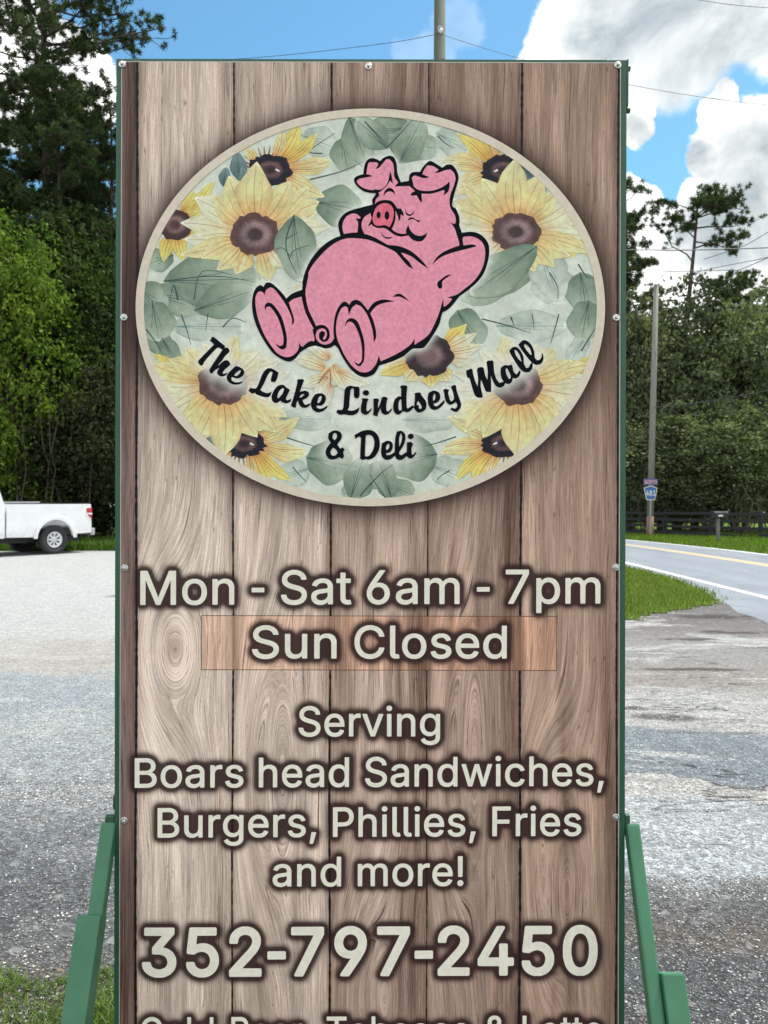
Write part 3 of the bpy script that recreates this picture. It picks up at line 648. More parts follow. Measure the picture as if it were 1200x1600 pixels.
# ---------------------------------------------------------------- text meshes
GLYPHS = {  # letter outlines in thousandths: advance, loops; t = text weight, p = heavy numerals
  't ': (188, ''),
  't!': (206, '95 -12,114 -10,132 -1,144 14,151 32,151 50,144 68,131 84,112 93,84 93,66 84,57 76,52 68,45 52,46 26,57 6,66 -2,78 -9;65 152,126 151,132 154,137 162,139 506,136 514,130 517,64 517,58 514,55 508,59 162,61 156'),
  't&': (458, '163 -13,220 -14,254 -7,282 2,306 15,324 27,328 28,332 25,355 -3,364 -8,436 -8,442 -5,445 1,438 14,385 77,379 87,400 129,410 161,415 189,415 221,412 229,408 231,402 232,352 232,344 229,341 223,339 191,334 171,328 155,324 153,234 261,234 265,236 268,279 301,303 325,312 339,324 363,330 383,331 421,326 441,317 459,304 480,295 489,278 501,256 512,228 520,174 520,146 513,122 501,106 490,97 481,86 465,76 445,69 425,67 407,67 385,69 371,76 349,88 325,104 300,118 283,121 277,118 273,83 245,58 220,39 191,30 167,27 155,25 133,27 111,32 91,43 65,57 43,78 22,94 12,124 -3;180 55,168 57,150 63,131 75,119 87,113 97,105 125,105 139,108 151,112 161,120 173,138 194,168 217,172 216,179 209,278 89,277 85,267 77,244 65,226 59,204 54;182 324,162 351,150 373,145 393,145 405,148 417,157 433,167 443,179 449,194 452,214 452,224 449,232 445,238 440,250 423,253 415,253 401,250 385,241 369,222 350,188 325'),
  't,': (198, '35 -127,82 -128,88 -125,91 -121,142 59,145 69,140 76,134 78,70 78,64 76,61 73,29 -119,32 -125'),
  't-': (463, '111 180,338 180,342 182,345 188,344 244,340 249,334 251,112 250,107 246,105 238,105 188,108 182'),
  't1': (463, '73 -8,386 -9,394 -7,398 -2,399 52,397 58,394 61,386 63,288 63,283 66,283 504,281 512,276 516,202 517,194 515,89 440,80 432,78 428,77 358,80 352,86 349,93 352,196 428,200 430,203 428,203 70,202 65,198 63,80 63,72 61,69 58,67 52,67 2,69 -4'),
  't2': (463, '61 -8,384 -9,392 -7,396 -2,397 56,394 62,390 64,180 65,175 66,174 68,182 79,282 183,337 246,362 282,378 314,384 332,389 358,389 388,384 412,375 438,357 466,336 487,320 498,293 512,264 520,248 523,198 523,164 514,134 500,113 486,90 463,80 448,70 429,64 410,59 388,57 362,60 356,64 354,122 353,130 355,134 360,135 374,142 400,153 420,166 433,180 442,196 448,210 451,238 451,252 448,268 443,285 432,298 419,306 404,311 388,311 358,308 344,301 324,275 286,248 255,216 223,58 52,55 44,55 2,57 -4'),
  't3': (463, '215 -15,248 -14,272 -9,298 -1,324 11,344 24,368 48,383 71,390 87,396 105,401 131,401 159,399 175,389 207,380 223,365 245,342 265,330 273,304 286,272 296,246 298,244 301,249 309,376 453,379 461,379 505,377 511,372 515,72 516,66 514,62 509,61 453,64 447,68 445,264 444,269 443,270 441,152 305,149 297,149 249,152 243,158 240,216 240,254 233,274 225,290 214,301 203,308 193,314 181,321 153,321 137,318 121,313 105,304 92,285 75,268 67,248 61,232 58,204 58,180 63,168 67,152 75,142 82,128 99,122 113,116 133,110 139,46 140,40 137,37 131,37 117,39 105,49 77,64 50,84 30,106 15,144 -3,164 -9,188 -14'),
  't4': (463, '279 -8,340 -9,348 -6,351 2,351 94,356 97,410 97,418 100,421 108,421 160,418 168,412 171,356 171,351 174,351 314,348 322,340 325,282 325,276 322,274 318,273 178,271 172,130 171,126 172,124 174,128 182,318 506,316 514,310 517,250 517,242 514,236 506,34 164,31 156,31 108,34 100,42 97,270 97,273 94,273 90,273 0,276 -6'),
  't5': (463, '191 -13,246 -14,270 -9,294 -1,316 10,345 31,368 59,388 97,395 119,399 143,399 181,392 217,386 235,372 263,349 293,336 306,316 319,300 327,278 335,260 340,242 342,214 342,200 340,182 335,150 322,146 322,145 335,157 439,160 443,164 444,366 445,372 450,373 459,373 507,370 513,366 515,98 516,92 514,88 509,59 261,61 249,68 244,128 238,160 256,188 265,202 268,228 268,246 265,260 260,276 251,297 231,304 221,312 205,319 181,319 147,316 133,309 111,298 95,282 78,268 69,252 63,232 58,210 58,188 63,174 69,161 77,146 92,140 101,134 115,130 131,124 137,64 138,58 136,55 133,53 115,58 95,71 63,84 44,104 24,134 5,164 -7'),
  't6': (463, '223 -15,254 -14,288 -5,314 7,344 28,362 48,377 73,384 87,395 123,397 141,397 175,390 211,375 247,357 273,344 286,328 297,312 306,288 315,270 320,252 322,222 322,208 320,204 321,208 329,326 501,328 509,326 513,320 516,254 516,248 514,243 511,132 347,98 293,72 241,59 199,57 181,57 135,59 121,64 103,73 79,80 65,94 44,113 25,123 17,136 9,158 -2,188 -12;214 57,192 63,180 69,171 75,154 93,143 109,136 131,133 147,133 171,136 185,145 209,157 227,169 239,186 249,208 256,244 256,260 251,276 243,287 235,298 223,314 191,319 169,319 145,314 123,311 113,302 96,286 78,266 65,256 61,236 56'),
  't7': (463, '95 -8,164 -9,170 -6,178 8,398 445,399 506,397 512,394 515,386 517,66 517,60 516,55 512,53 506,53 454,55 448,60 444,302 443,308 442,309 440,91 6,90 -2'),
  't8': (463, '223 -15,258 -14,298 -5,318 2,345 17,370 38,386 59,398 81,404 99,409 121,409 149,406 165,400 185,386 213,377 227,356 248,327 267,350 284,363 299,377 321,384 341,389 361,389 401,380 431,370 451,361 465,341 485,330 493,292 513,270 520,244 524,206 524,180 519,156 512,128 497,102 478,88 462,77 445,70 427,63 403,63 361,66 347,73 325,88 300,100 286,125 267,96 248,75 227,66 213,50 179,45 159,43 135,46 109,52 87,58 73,66 58,88 32,112 15,144 -1,182 -12;202 59,184 63,164 71,147 83,134 99,126 119,123 133,123 147,129 171,136 184,152 202,174 216,194 223,208 226,244 226,258 223,278 216,299 203,308 194,318 179,324 167,329 147,329 133,326 119,321 103,313 91,304 82,280 67,248 58;212 299,188 305,174 312,156 329,146 347,141 367,141 383,144 397,149 411,157 423,171 437,184 443,202 449,218 452,236 452,258 447,282 436,299 419,303 413,308 397,311 383,311 367,306 347,300 335,293 325,286 318,272 308,252 301,238 298'),
  't9': (463, '127 -8,196 -9,204 -6,209 -2,306 140,348 204,379 264,388 290,397 330,397 364,392 394,386 414,379 432,358 465,338 485,310 503,280 516,250 523,200 523,162 512,138 501,112 483,95 466,77 438,64 408,57 378,55 352,57 322,62 300,69 280,80 258,97 234,114 219,128 210,151 198,164 194,200 187,232 187,244 189,248 188,244 180,124 6,122 -2;214 252,196 256,182 262,167 272,150 291,144 302,136 326,133 342,133 362,138 384,145 402,155 418,172 435,188 445,200 449,212 451,244 451,260 446,277 438,294 423,304 408,310 396,317 376,319 360,319 338,316 324,305 296,299 286,282 269,270 261,256 256,236 251'),
  'tB': (466, '57 -8,244 -9,298 -5,336 6,358 16,387 36,404 58,416 82,425 112,425 160,420 182,407 210,396 227,376 246,342 266,344 269,363 280,379 294,388 306,397 322,405 350,405 398,402 410,392 438,380 458,362 479,340 494,308 508,280 515,262 517,62 517,56 515,53 512,51 504,51 4,53 -4;136 65,133 68,133 74,133 216,133 220,136 223,258 223,276 220,294 215,315 202,331 186,339 172,347 146,347 128,344 118,340 106,329 90,310 77,290 70,260 65;136 293,133 296,133 300,133 436,135 442,262 443,286 436,298 430,316 412,324 396,327 386,326 356,322 342,314 328,301 314,292 308,276 300,250 293'),
  'tC': (520, '265 -15,298 -14,330 -7,372 8,390 19,406 30,435 57,456 89,467 111,474 129,481 157,478 165,472 168,405 167,400 161,394 143,386 125,377 111,358 92,336 77,316 69,288 62,246 62,226 67,196 78,176 92,157 111,139 137,128 159,122 177,113 215,111 235,111 273,115 305,124 339,130 355,144 381,157 399,167 409,192 427,204 434,222 441,254 448,282 448,306 443,334 433,344 427,371 405,387 383,392 371,400 347,404 342,410 340,470 340,476 342,480 347,478 363,468 395,453 425,437 449,413 473,388 491,356 507,316 519,286 524,248 524,230 522,188 511,146 491,124 476,108 461,92 444,74 417,54 377,40 333,33 291,33 217,42 167,50 141,63 111,74 91,92 64,119 37,137 23,178 2,204 -7,224 -12'),
  'tF': (420, '57 -8,122 -9,128 -7,132 -2,133 206,135 212,342 213,350 216,353 222,353 276,350 282,346 284,140 285,134 287,134 441,140 443,370 444,375 448,377 454,377 506,375 512,372 515,364 517,64 517,58 516,53 512,51 504,51 4,53 -4'),
  'tH': (527, '57 -8,122 -9,128 -7,132 -2,133 216,135 222,140 223,381 222,383 216,384 -2,388 -7,394 -9,454 -9,462 -6,465 4,465 502,464 510,462 514,454 517,394 517,388 515,384 510,383 302,381 298,374 297,135 298,133 304,132 510,128 515,122 517,62 517,54 514,51 504,51 4,53 -4'),
  'tL': (403, '57 -8,358 -9,366 -6,369 0,369 56,366 62,362 64,140 65,136 65,133 68,133 506,130 514,124 517,60 517,54 514,51 508,51 4,53 -4'),
  'tM': (638, '57 -8,120 -9,126 -6,129 0,130 371,132 371,134 366,164 284,278 -2,283 -8,292 -9,340 -9,346 -6,349 -2,462 284,492 366,494 371,496 371,495 0,498 -6,506 -9,564 -9,572 -6,575 4,575 502,574 510,572 514,564 517,478 517,472 515,469 512,346 194,318 112,316 106,314 106,290 176,159 512,154 516,148 517,62 517,54 514,51 504,51 4,53 -4'),
  'tN': (533, '57 -8,124 -9,130 -6,133 0,133 322,131 334,131 380,130 388,130 391,132 391,196 284,380 -4,386 -8,392 -9,460 -9,468 -6,471 4,471 502,470 510,468 514,460 517,402 517,394 514,391 508,390 124,382 134,356 178,142 514,134 517,66 517,58 516,54 514,51 504,51 4,53 -4'),
  'tO': (543, '233 -13,296 -14,330 -7,354 1,386 16,414 36,439 61,452 78,462 95,477 123,490 163,499 207,501 229,501 279,495 327,488 353,478 381,456 423,439 447,422 464,412 474,388 491,357 507,334 515,316 520,288 524,246 524,218 520,200 515,178 507,148 492,122 474,94 446,78 423,63 397,50 367,42 341,33 293,33 217,41 169,54 131,63 111,78 85,95 61,109 47,120 36,144 19,180 1,204 -7;244 63,208 73,186 85,162 105,142 131,130 153,117 193,111 235,111 275,118 317,130 355,142 377,161 403,172 414,194 429,216 439,254 448,280 448,304 443,336 431,368 408,383 391,392 377,406 349,417 313,421 285,421 221,414 185,403 151,394 135,382 116,358 92,332 76,308 67,286 62'),
  'tP': (455, '57 -8,122 -9,128 -7,132 -2,133 170,135 176,232 177,242 179,266 179,308 188,334 199,362 217,381 236,394 256,402 272,410 296,417 330,417 364,412 392,403 420,392 442,384 455,360 479,336 494,304 508,286 513,256 517,62 517,56 515,53 512,51 504,51 4,53 -4;136 249,133 252,133 256,133 436,135 442,256 443,270 440,290 433,305 424,314 415,324 401,332 380,335 366,335 330,332 316,323 294,317 284,303 270,286 260,268 254,254 251,224 249'),
  'tR': (459, '57 -8,122 -9,128 -7,132 -2,133 184,135 188,140 189,238 189,242 188,346 -4,350 -7,356 -9,422 -9,428 -8,433 -4,434 4,427 20,327 202,329 206,348 216,372 233,388 252,408 292,413 308,417 334,417 370,415 386,410 406,403 424,392 446,383 460,364 479,344 492,328 500,306 508,288 513,258 517,62 517,56 515,53 512,51 504,51 4,53 -4;136 263,133 266,133 270,133 436,135 442,258 443,286 436,294 433,306 425,321 410,328 398,334 378,337 362,337 340,332 318,327 304,323 298,308 283,288 272,274 267,250 263'),
  'tS': (457, '221 -17,258 -16,292 -9,320 0,344 13,362 25,383 45,396 65,406 85,412 103,415 117,415 161,410 183,403 201,396 212,388 222,368 242,340 259,316 271,280 283,214 301,170 316,152 327,136 340,126 357,123 369,123 383,128 399,137 415,152 430,164 438,184 445,206 450,246 450,272 443,292 433,309 421,318 410,324 397,330 376,336 371,398 370,404 372,407 375,409 389,400 424,384 453,377 463,361 479,342 493,328 501,300 513,266 522,246 524,206 524,178 520,160 515,122 499,100 485,87 475,66 449,50 415,45 393,45 353,47 341,55 317,69 295,88 276,114 259,138 247,164 237,278 203,304 191,322 178,331 165,337 151,337 127,334 117,329 107,321 95,308 82,286 69,268 63,246 58,202 58,168 67,152 75,136 86,122 104,116 119,112 137,106 143,40 144,34 141,31 133,31 121,34 109,45 75,63 47,73 35,86 24,110 8,148 -7,190 -16'),
  'tT': (459, '191 -8,256 -9,262 -6,265 0,265 440,268 443,272 443,412 443,420 445,423 448,425 454,425 506,423 512,418 516,36 517,28 515,24 510,23 452,26 446,30 444,178 443,182 443,185 440,185 4,187 -4'),
  'ta': (399, '157 -17,184 -16,204 -11,226 -3,255 15,266 27,268 26,269 23,270 -1,276 -7,336 -8,342 -5,345 1,345 267,340 297,336 310,324 333,306 356,276 375,256 383,228 390,212 392,174 392,132 383,106 374,81 359,59 339,48 323,33 293,35 287,40 283,100 266,106 269,117 287,133 303,150 314,178 322,212 322,230 317,242 311,252 303,262 287,267 273,267 251,264 245,258 241,244 236,146 224,116 217,88 207,66 195,49 183,36 165,28 147,23 127,23 85,32 56,47 31,67 11,92 -3,124 -14;152 55,126 63,117 69,105 83,101 93,101 117,104 125,111 135,118 141,130 148,160 157,214 164,260 174,266 173,267 125,259 103,247 85,238 76,222 65,200 57,186 54'),
  'tb': (434, '226 -16,255 -15,267 -12,287 -6,309 4,329 17,352 40,368 64,381 90,387 108,394 134,398 166,398 210,396 230,385 276,369 312,350 340,339 351,317 368,293 380,275 386,253 391,207 391,181 386,151 370,139 361,127 347,123 346,121 510,119 514,113 517,51 516,46 512,44 504,45 -2,49 -7,55 -9,114 -8,117 -6,120 0,120 32,121 35,123 35,141 15,163 0,175 -7,203 -15;207 56,189 60,179 64,166 72,148 90,137 108,129 130,122 162,122 216,129 248,138 272,148 288,162 302,175 311,193 318,205 321,237 321,259 314,276 304,290 290,303 270,311 250,318 222,320 204,320 172,316 146,309 122,301 104,290 88,274 72,261 64,251 60,231 55'),
  'tc': (406, '205 -16,236 -15,266 -8,300 7,316 18,342 43,348 52,365 84,371 100,369 106,364 110,308 124,302 124,297 120,291 104,282 89,272 78,262 70,246 62,224 55,192 55,168 62,153 70,131 92,120 110,112 132,105 162,105 210,107 224,116 256,126 276,132 285,154 306,168 314,192 321,224 321,248 314,264 305,278 291,286 280,296 260,304 255,310 255,360 268,366 272,368 276,369 282,366 290,354 316,335 342,326 351,304 366,276 380,258 386,234 391,182 391,158 386,126 375,98 357,79 340,68 326,53 304,44 284,34 256,27 220,27 156,32 128,45 88,60 62,70 47,83 32,98 19,128 1,168 -13'),
  'td': (434, '167 -14,218 -15,240 -10,256 -3,275 8,289 20,302 36,304 35,305 32,305 0,308 -6,311 -8,370 -9,376 -6,378 -2,379 504,377 512,372 516,312 517,306 514,304 510,302 345,300 345,278 367,264 376,236 388,220 391,172 391,160 389,130 379,108 368,92 357,76 341,68 330,56 312,44 288,32 250,27 220,27 154,32 128,42 94,62 54,75 36,90 21,112 6,130 -3,150 -10;192 56,168 62,154 70,139 82,125 102,110 140,105 162,105 216,112 246,120 268,131 286,148 303,164 313,186 320,222 321,238 316,256 307,273 292,288 270,296 248,303 216,303 162,298 138,287 108,276 89,262 75,248 65,228 58,212 55'),
  'te': (414, '209 -16,242 -15,272 -8,288 -3,312 10,324 18,339 30,358 56,372 86,371 94,362 100,306 113,300 110,288 90,277 76,258 63,232 55,190 56,168 62,156 68,147 74,129 92,122 102,114 118,107 142,105 154,106 159,112 161,370 161,376 164,379 170,379 216,373 258,364 286,348 318,328 344,300 366,272 380,254 386,230 391,180 391,156 386,138 380,114 368,86 347,73 334,58 312,42 280,29 234,27 218,27 156,34 120,45 88,62 57,75 40,89 26,118 6,140 -4,170 -13;108 230,106 232,107 240,112 256,122 276,129 286,146 303,154 308,170 316,190 321,226 320,248 313,264 303,273 294,287 274,294 254,299 236,298 231,292 229'),
  'tg': (435, '203 -159,238 -158,262 -154,290 -145,312 -135,332 -122,351 -103,363 -85,374 -57,379 -33,379 373,377 381,372 385,318 386,310 384,305 377,305 347,304 344,302 343,280 366,266 375,246 385,232 389,214 392,180 392,140 383,114 372,98 361,71 335,58 315,43 287,34 259,27 225,27 199,25 191,27 183,27 157,34 123,44 95,54 75,67 55,90 32,116 16,142 5,168 -2,196 -4,224 -2,236 1,252 7,285 27,300 43,303 41,303 -15,300 -31,296 -43,288 -58,278 -68,254 -81,226 -88,186 -88,172 -85,154 -79,137 -69,120 -52,108 -37,102 -34,96 -35,86 -40,56 -57,45 -65,43 -69,45 -75,63 -103,80 -120,100 -133,130 -147,150 -153,176 -158;186 69,170 73,150 83,138 93,123 113,110 145,105 167,105 217,112 247,121 269,135 291,147 303,164 314,180 319,196 322,216 322,236 317,250 311,265 301,282 281,292 261,301 231,303 217,303 165,296 135,290 119,282 105,270 90,258 81,240 72,222 68'),
  'th': (420, '50 -8,111 -9,117 -7,121 -3,122 236,125 254,133 278,149 299,169 312,187 318,201 321,219 321,231 319,253 310,263 302,273 290,279 280,285 262,288 244,288 4,290 -4,293 -7,299 -9,353 -9,361 -6,364 0,364 270,357 302,352 318,343 334,332 350,310 370,285 382,253 391,205 391,191 388,173 382,153 372,139 363,125 349,123 349,122 506,119 514,113 517,53 517,47 514,44 508,44 4,46 -4'),
  'ti': (177, '50 -8,113 -9,119 -6,122 0,122 376,119 384,113 387,53 387,47 384,44 378,44 4,46 -4;72 436,93 435,113 444,127 457,133 472,134 492,127 508,117 521,99 530,71 531,55 523,43 513,35 496,34 472,39 460,44 452,54 444'),
  'tl': (199, '136 -10,141 -11,167 -9,179 -6,185 -2,188 8,179 50,175 58,169 61,139 61,133 63,126 70,122 84,122 508,119 514,113 517,53 517,46 512,44 504,44 88,46 62,49 50,56 32,65 17,73 9,89 -1,105 -6,115 -9'),
  'tm': (620, '50 -8,111 -9,117 -7,121 -2,122 246,124 262,133 284,147 303,157 310,169 316,191 321,217 320,231 315,243 308,255 296,261 284,265 270,266 4,267 -2,269 -6,277 -9,331 -9,337 -7,341 -3,342 240,347 272,359 297,377 312,391 318,403 321,431 321,455 315,466 308,473 301,477 296,483 284,488 264,489 -2,493 -7,499 -9,553 -9,559 -7,563 -2,564 4,564 280,561 296,555 316,539 347,526 362,509 374,489 384,471 390,457 393,413 393,377 382,345 363,319 335,316 336,301 359,280 378,263 386,241 393,199 393,175 386,149 372,123 350,121 350,120 354,119 380,114 386,57 387,49 385,45 380,44 374,44 4,46 -4'),
  'tn': (420, '50 -8,111 -9,117 -7,121 -3,122 238,127 262,133 278,144 294,150 300,169 312,187 318,203 321,219 321,231 319,254 310,265 300,277 284,285 262,288 244,289 -3,293 -7,301 -9,353 -9,359 -7,362 -4,364 4,364 272,357 302,345 330,330 352,311 368,285 382,263 389,251 391,203 391,173 382,153 372,139 363,123 346,121 347,120 350,120 378,117 384,114 386,55 387,49 385,46 382,44 374,44 4,46 -4'),
  'to': (425, '177 -14,234 -15,256 -11,290 1,317 18,343 44,359 68,376 104,382 124,387 148,389 166,389 208,385 240,378 266,372 282,352 320,330 347,316 358,294 372,258 386,234 391,182 391,166 388,128 375,98 357,79 340,68 326,54 305,44 284,34 256,27 222,27 156,31 130,44 92,60 62,84 31,99 18,118 6,152 -8;188 56,168 62,152 71,131 92,120 110,112 132,105 162,105 212,112 244,117 260,130 283,151 304,167 314,188 320,224 321,242 316,258 308,280 289,291 274,298 258,304 240,309 218,311 198,311 174,309 156,300 122,295 110,281 88,266 73,252 64,234 57,222 55'),
  'tp': (434, '50 -151,111 -152,117 -150,121 -145,123 33,127 32,147 11,169 -3,183 -9,213 -16,245 -16,261 -14,279 -9,299 -2,317 9,333 20,349 36,357 46,369 65,378 83,391 123,398 167,398 213,389 263,380 291,367 315,354 335,328 361,315 369,293 380,263 389,247 392,211 392,195 390,179 385,159 375,145 366,123 343,121 343,120 347,120 377,117 383,114 385,55 386,49 384,45 380,44 -139,46 -147;201 57,183 62,161 76,145 94,134 113,129 129,122 161,122 217,127 241,133 261,141 277,157 298,175 311,189 317,209 322,231 322,245 319,265 311,284 297,299 277,307 261,318 223,320 205,320 171,315 143,307 117,299 101,283 80,269 69,259 63,247 59,235 56'),
  'tr': (269, '50 -8,111 -9,117 -7,121 -3,122 242,125 260,131 276,144 294,169 311,191 317,223 317,239 315,247 318,250 326,250 380,248 386,244 390,223 393,201 393,185 390,167 384,151 376,135 365,123 353,121 353,120 356,119 380,113 386,55 387,49 385,45 381,44 4,46 -4'),
  'ts': (375, '179 -16,212 -15,244 -8,266 -1,290 14,312 33,324 50,334 72,339 92,339 122,332 146,318 171,304 185,290 194,266 206,242 214,170 232,146 240,130 249,120 262,117 272,117 282,121 292,126 301,134 309,145 316,164 322,178 325,196 325,210 323,228 316,243 304,254 288,261 274,266 270,272 269,300 276,324 282,328 284,331 294,327 306,314 332,303 348,295 356,276 370,261 378,238 386,216 391,160 391,146 389,118 380,90 366,68 349,54 330,44 308,39 288,39 260,46 234,58 211,76 193,94 181,126 168,214 146,232 140,245 132,253 124,257 116,259 110,258 92,253 82,242 71,226 61,208 56,192 53,172 53,158 55,142 60,130 66,114 82,106 96,101 110,96 114,90 115,44 104,35 102,31 98,29 86,37 62,50 40,67 20,90 5,120 -8,152 -15'),
  'tt': (237, '165 -12,198 -11,208 -8,218 -4,220 0,221 6,212 46,208 58,200 61,184 59,156 60,143 66,139 72,136 80,133 106,133 314,134 317,138 319,200 319,208 322,211 330,211 378,208 384,202 387,135 388,133 394,133 468,130 476,122 479,66 479,60 476,57 470,57 390,52 387,8 387,0 384,-3 376,-3 328,0 322,6 319,52 319,57 316,57 78,62 56,65 46,79 22,98 6,124 -6,144 -11'),
  'tu': (420, '154 -11,205 -12,231 -5,263 11,276 21,287 33,289 33,290 29,290 1,293 -5,296 -7,353 -8,359 -6,362 -3,364 5,364 373,363 379,359 384,353 386,299 386,293 384,289 380,288 143,283 119,279 107,271 93,263 83,253 74,239 66,223 61,207 58,191 58,179 60,157 69,145 78,135 90,127 109,122 133,122 373,120 381,115 385,107 386,55 386,49 384,46 381,44 373,44 141,46 131,46 107,53 77,62 55,69 43,78 29,89 18,99 11,119 0,137 -7'),
  'tv': (399, '160 -8,223 -9,229 -7,234 -2,377 372,377 380,373 385,367 387,307 387,301 385,298 382,215 154,199 104,195 96,191 103,177 146,91 382,85 386,77 387,21 387,15 385,12 382,11 372,155 -2'),
  'tw': (577, '136 -8,195 -9,203 -6,206 -2,283 267,285 266,287 260,307 184,361 -2,365 -7,371 -9,425 -9,433 -6,437 0,445 24,547 358,552 376,549 384,541 387,483 387,477 385,473 381,469 370,421 198,401 122,399 115,397 113,393 124,353 278,323 380,319 385,313 387,255 387,249 385,245 380,241 370,191 190,171 111,169 112,167 118,149 188,94 382,91 385,85 387,27 387,19 384,16 376,19 364,127 8,132 -4'),
  'p0': (476, '193 -23,256 -24,270 -21,286 -17,300 -12,320 -1,337 11,364 38,372 48,380 61,397 95,408 127,414 151,421 193,423 219,423 287,419 331,408 381,398 411,389 433,374 458,355 481,327 505,292 523,264 531,248 534,206 534,180 529,156 521,129 507,112 494,94 476,72 445,52 403,39 359,31 305,31 265,29 253,31 241,31 205,33 183,46 123,63 77,74 59,91 35,113 13,130 1,147 -9,168 -17;220 69,196 75,181 83,167 97,152 121,142 147,131 193,127 233,127 275,131 315,136 339,146 373,156 395,171 417,186 429,210 439,230 442,256 435,272 426,288 410,304 381,316 343,323 307,325 287,325 221,321 187,312 151,302 123,292 105,277 87,262 77,252 73,232 68'),
  'p2': (476, '57 -18,390 -19,399 -16,405 -8,407 -2,407 60,403 68,394 74,202 75,197 76,196 78,292 179,347 242,374 281,388 310,396 336,399 354,399 392,394 416,383 444,367 470,340 497,324 508,297 522,268 530,252 533,194 533,160 524,130 510,109 496,81 468,70 452,60 433,49 394,49 374,47 362,50 351,60 344,128 343,136 346,144 356,145 370,150 390,155 404,163 416,171 424,186 433,212 441,234 441,248 438,264 433,280 423,288 414,296 400,301 384,301 364,298 348,293 332,265 290,238 259,206 227,48 56,45 48,45 -4,49 -12'),
  'p3': (476, '211 -25,220 -26,230 -24,250 -24,274 -20,302 -11,328 1,348 14,377 43,393 67,400 83,406 101,411 127,411 163,409 179,400 208,382 239,374 250,357 267,334 283,306 297,278 305,268 306,265 309,275 323,387 451,389 457,389 511,385 519,376 525,68 526,58 522,52 513,51 449,55 441,64 435,240 434,246 433,247 431,245 427,161 333,142 309,139 301,139 245,143 237,152 231,212 230,240 226,268 216,286 204,294 195,303 179,311 151,311 139,308 125,300 104,289 91,280 85,264 77,242 70,226 68,208 68,184 73,172 77,156 85,146 92,134 110,124 141,114 149,42 150,36 147,31 143,27 133,27 111,34 85,39 73,55 45,80 20,102 5,140 -13,160 -19,184 -24'),
  'p4': (476, '275 -18,344 -19,354 -15,358 -10,361 -2,362 85,366 87,418 88,427 94,431 104,431 164,427 174,422 178,416 181,366 181,361 184,361 320,357 328,348 334,278 335,271 332,266 326,263 318,263 188,261 182,148 181,144 182,142 184,327 498,329 506,327 516,321 524,312 527,244 527,238 524,231 518,24 168,21 160,21 102,25 94,34 88,261 86,263 80,263 -4,267 -12'),
  'p5': (476, '187 -23,248 -24,264 -22,298 -11,322 1,349 21,371 45,384 65,400 99,405 115,409 141,409 185,407 201,402 221,395 243,382 267,362 294,340 316,320 329,294 341,266 349,248 352,210 352,180 346,162 340,158 340,157 343,165 419,167 431,170 434,366 434,376 438,380 443,383 449,383 509,379 519,370 525,94 526,84 522,78 513,49 265,49 249,52 243,57 237,64 234,114 228,130 228,138 231,150 239,165 247,192 255,206 258,224 258,242 255,266 245,274 240,287 227,294 217,302 201,309 177,309 151,306 137,299 115,288 98,278 88,264 79,248 73,228 68,214 68,192 73,178 79,164 88,155 97,147 109,138 139,128 147,58 148,51 145,46 139,43 133,43 115,46 97,53 75,64 55,73 41,100 14,130 -5,160 -17'),
  'p7': (476, '91 -18,168 -19,174 -16,179 -12,188 4,408 442,409 512,406 519,400 524,390 527,62 527,52 524,46 518,43 510,43 448,47 440,56 434,286 433,290 432,292 430,81 8,79 2,80 -6,84 -13'),
  'p9': (476, '123 -18,202 -19,209 -16,219 -6,316 136,358 200,389 260,398 286,407 326,407 368,402 398,396 418,389 436,378 454,367 470,342 495,314 513,284 526,254 533,198 533,176 528,154 521,130 508,117 500,107 492,86 471,68 444,54 412,47 384,47 364,45 354,47 318,52 296,58 278,70 254,78 241,89 228,110 209,124 200,146 189,180 179,196 177,222 177,225 176,226 174,113 8,111 2,112 -6,116 -13;218 262,200 266,188 271,167 286,156 302,148 322,143 344,143 358,148 380,153 396,165 414,176 425,192 435,202 438,216 441,240 441,256 436,270 429,286 416,299 396,306 374,309 356,309 342,306 328,299 306,290 291,278 279,266 271,252 266,232 261'),
  'p-': (476, '107 170,342 170,351 176,355 184,354 248,348 257,338 261,108 260,98 253,95 242,95 184,99 176'),
}
def glyph_loops(ch, heavy):
    """outlines of a letter, each outer outline with its own holes"""
    adv, code = GLYPHS[('p' if heavy and 'p' + ch in GLYPHS else 't') + ch]
    loops = [np.array([list(map(int, p.split())) for p in lp.split(',')], float) / 1000 for lp in (code.split(';') if code else [])]
    area = [.5 * np.sum(P[:, 0] * np.roll(P[:, 1], -1) - np.roll(P[:, 0], -1) * P[:, 1]) for P in loops]
    if not loops: return adv / 1000, []
    sg = np.sign(area[int(np.argmax(np.abs(area)))]); outs = [i for i in range(len(loops)) if np.sign(area[i]) == sg]; own = {i: [] for i in outs}
    for i in range(len(loops)):
        if i in own: continue
        c = [o for o in outs if in_poly(loops[i][:1], [tuple(p) for p in loops[o]])[0]]
        if c: own[min(c, key=lambda o: abs(area[o]))].append(i)
    return adv / 1000, [[loops[o]] + [loops[h_] for h_ in hs] for o, hs in own.items()]
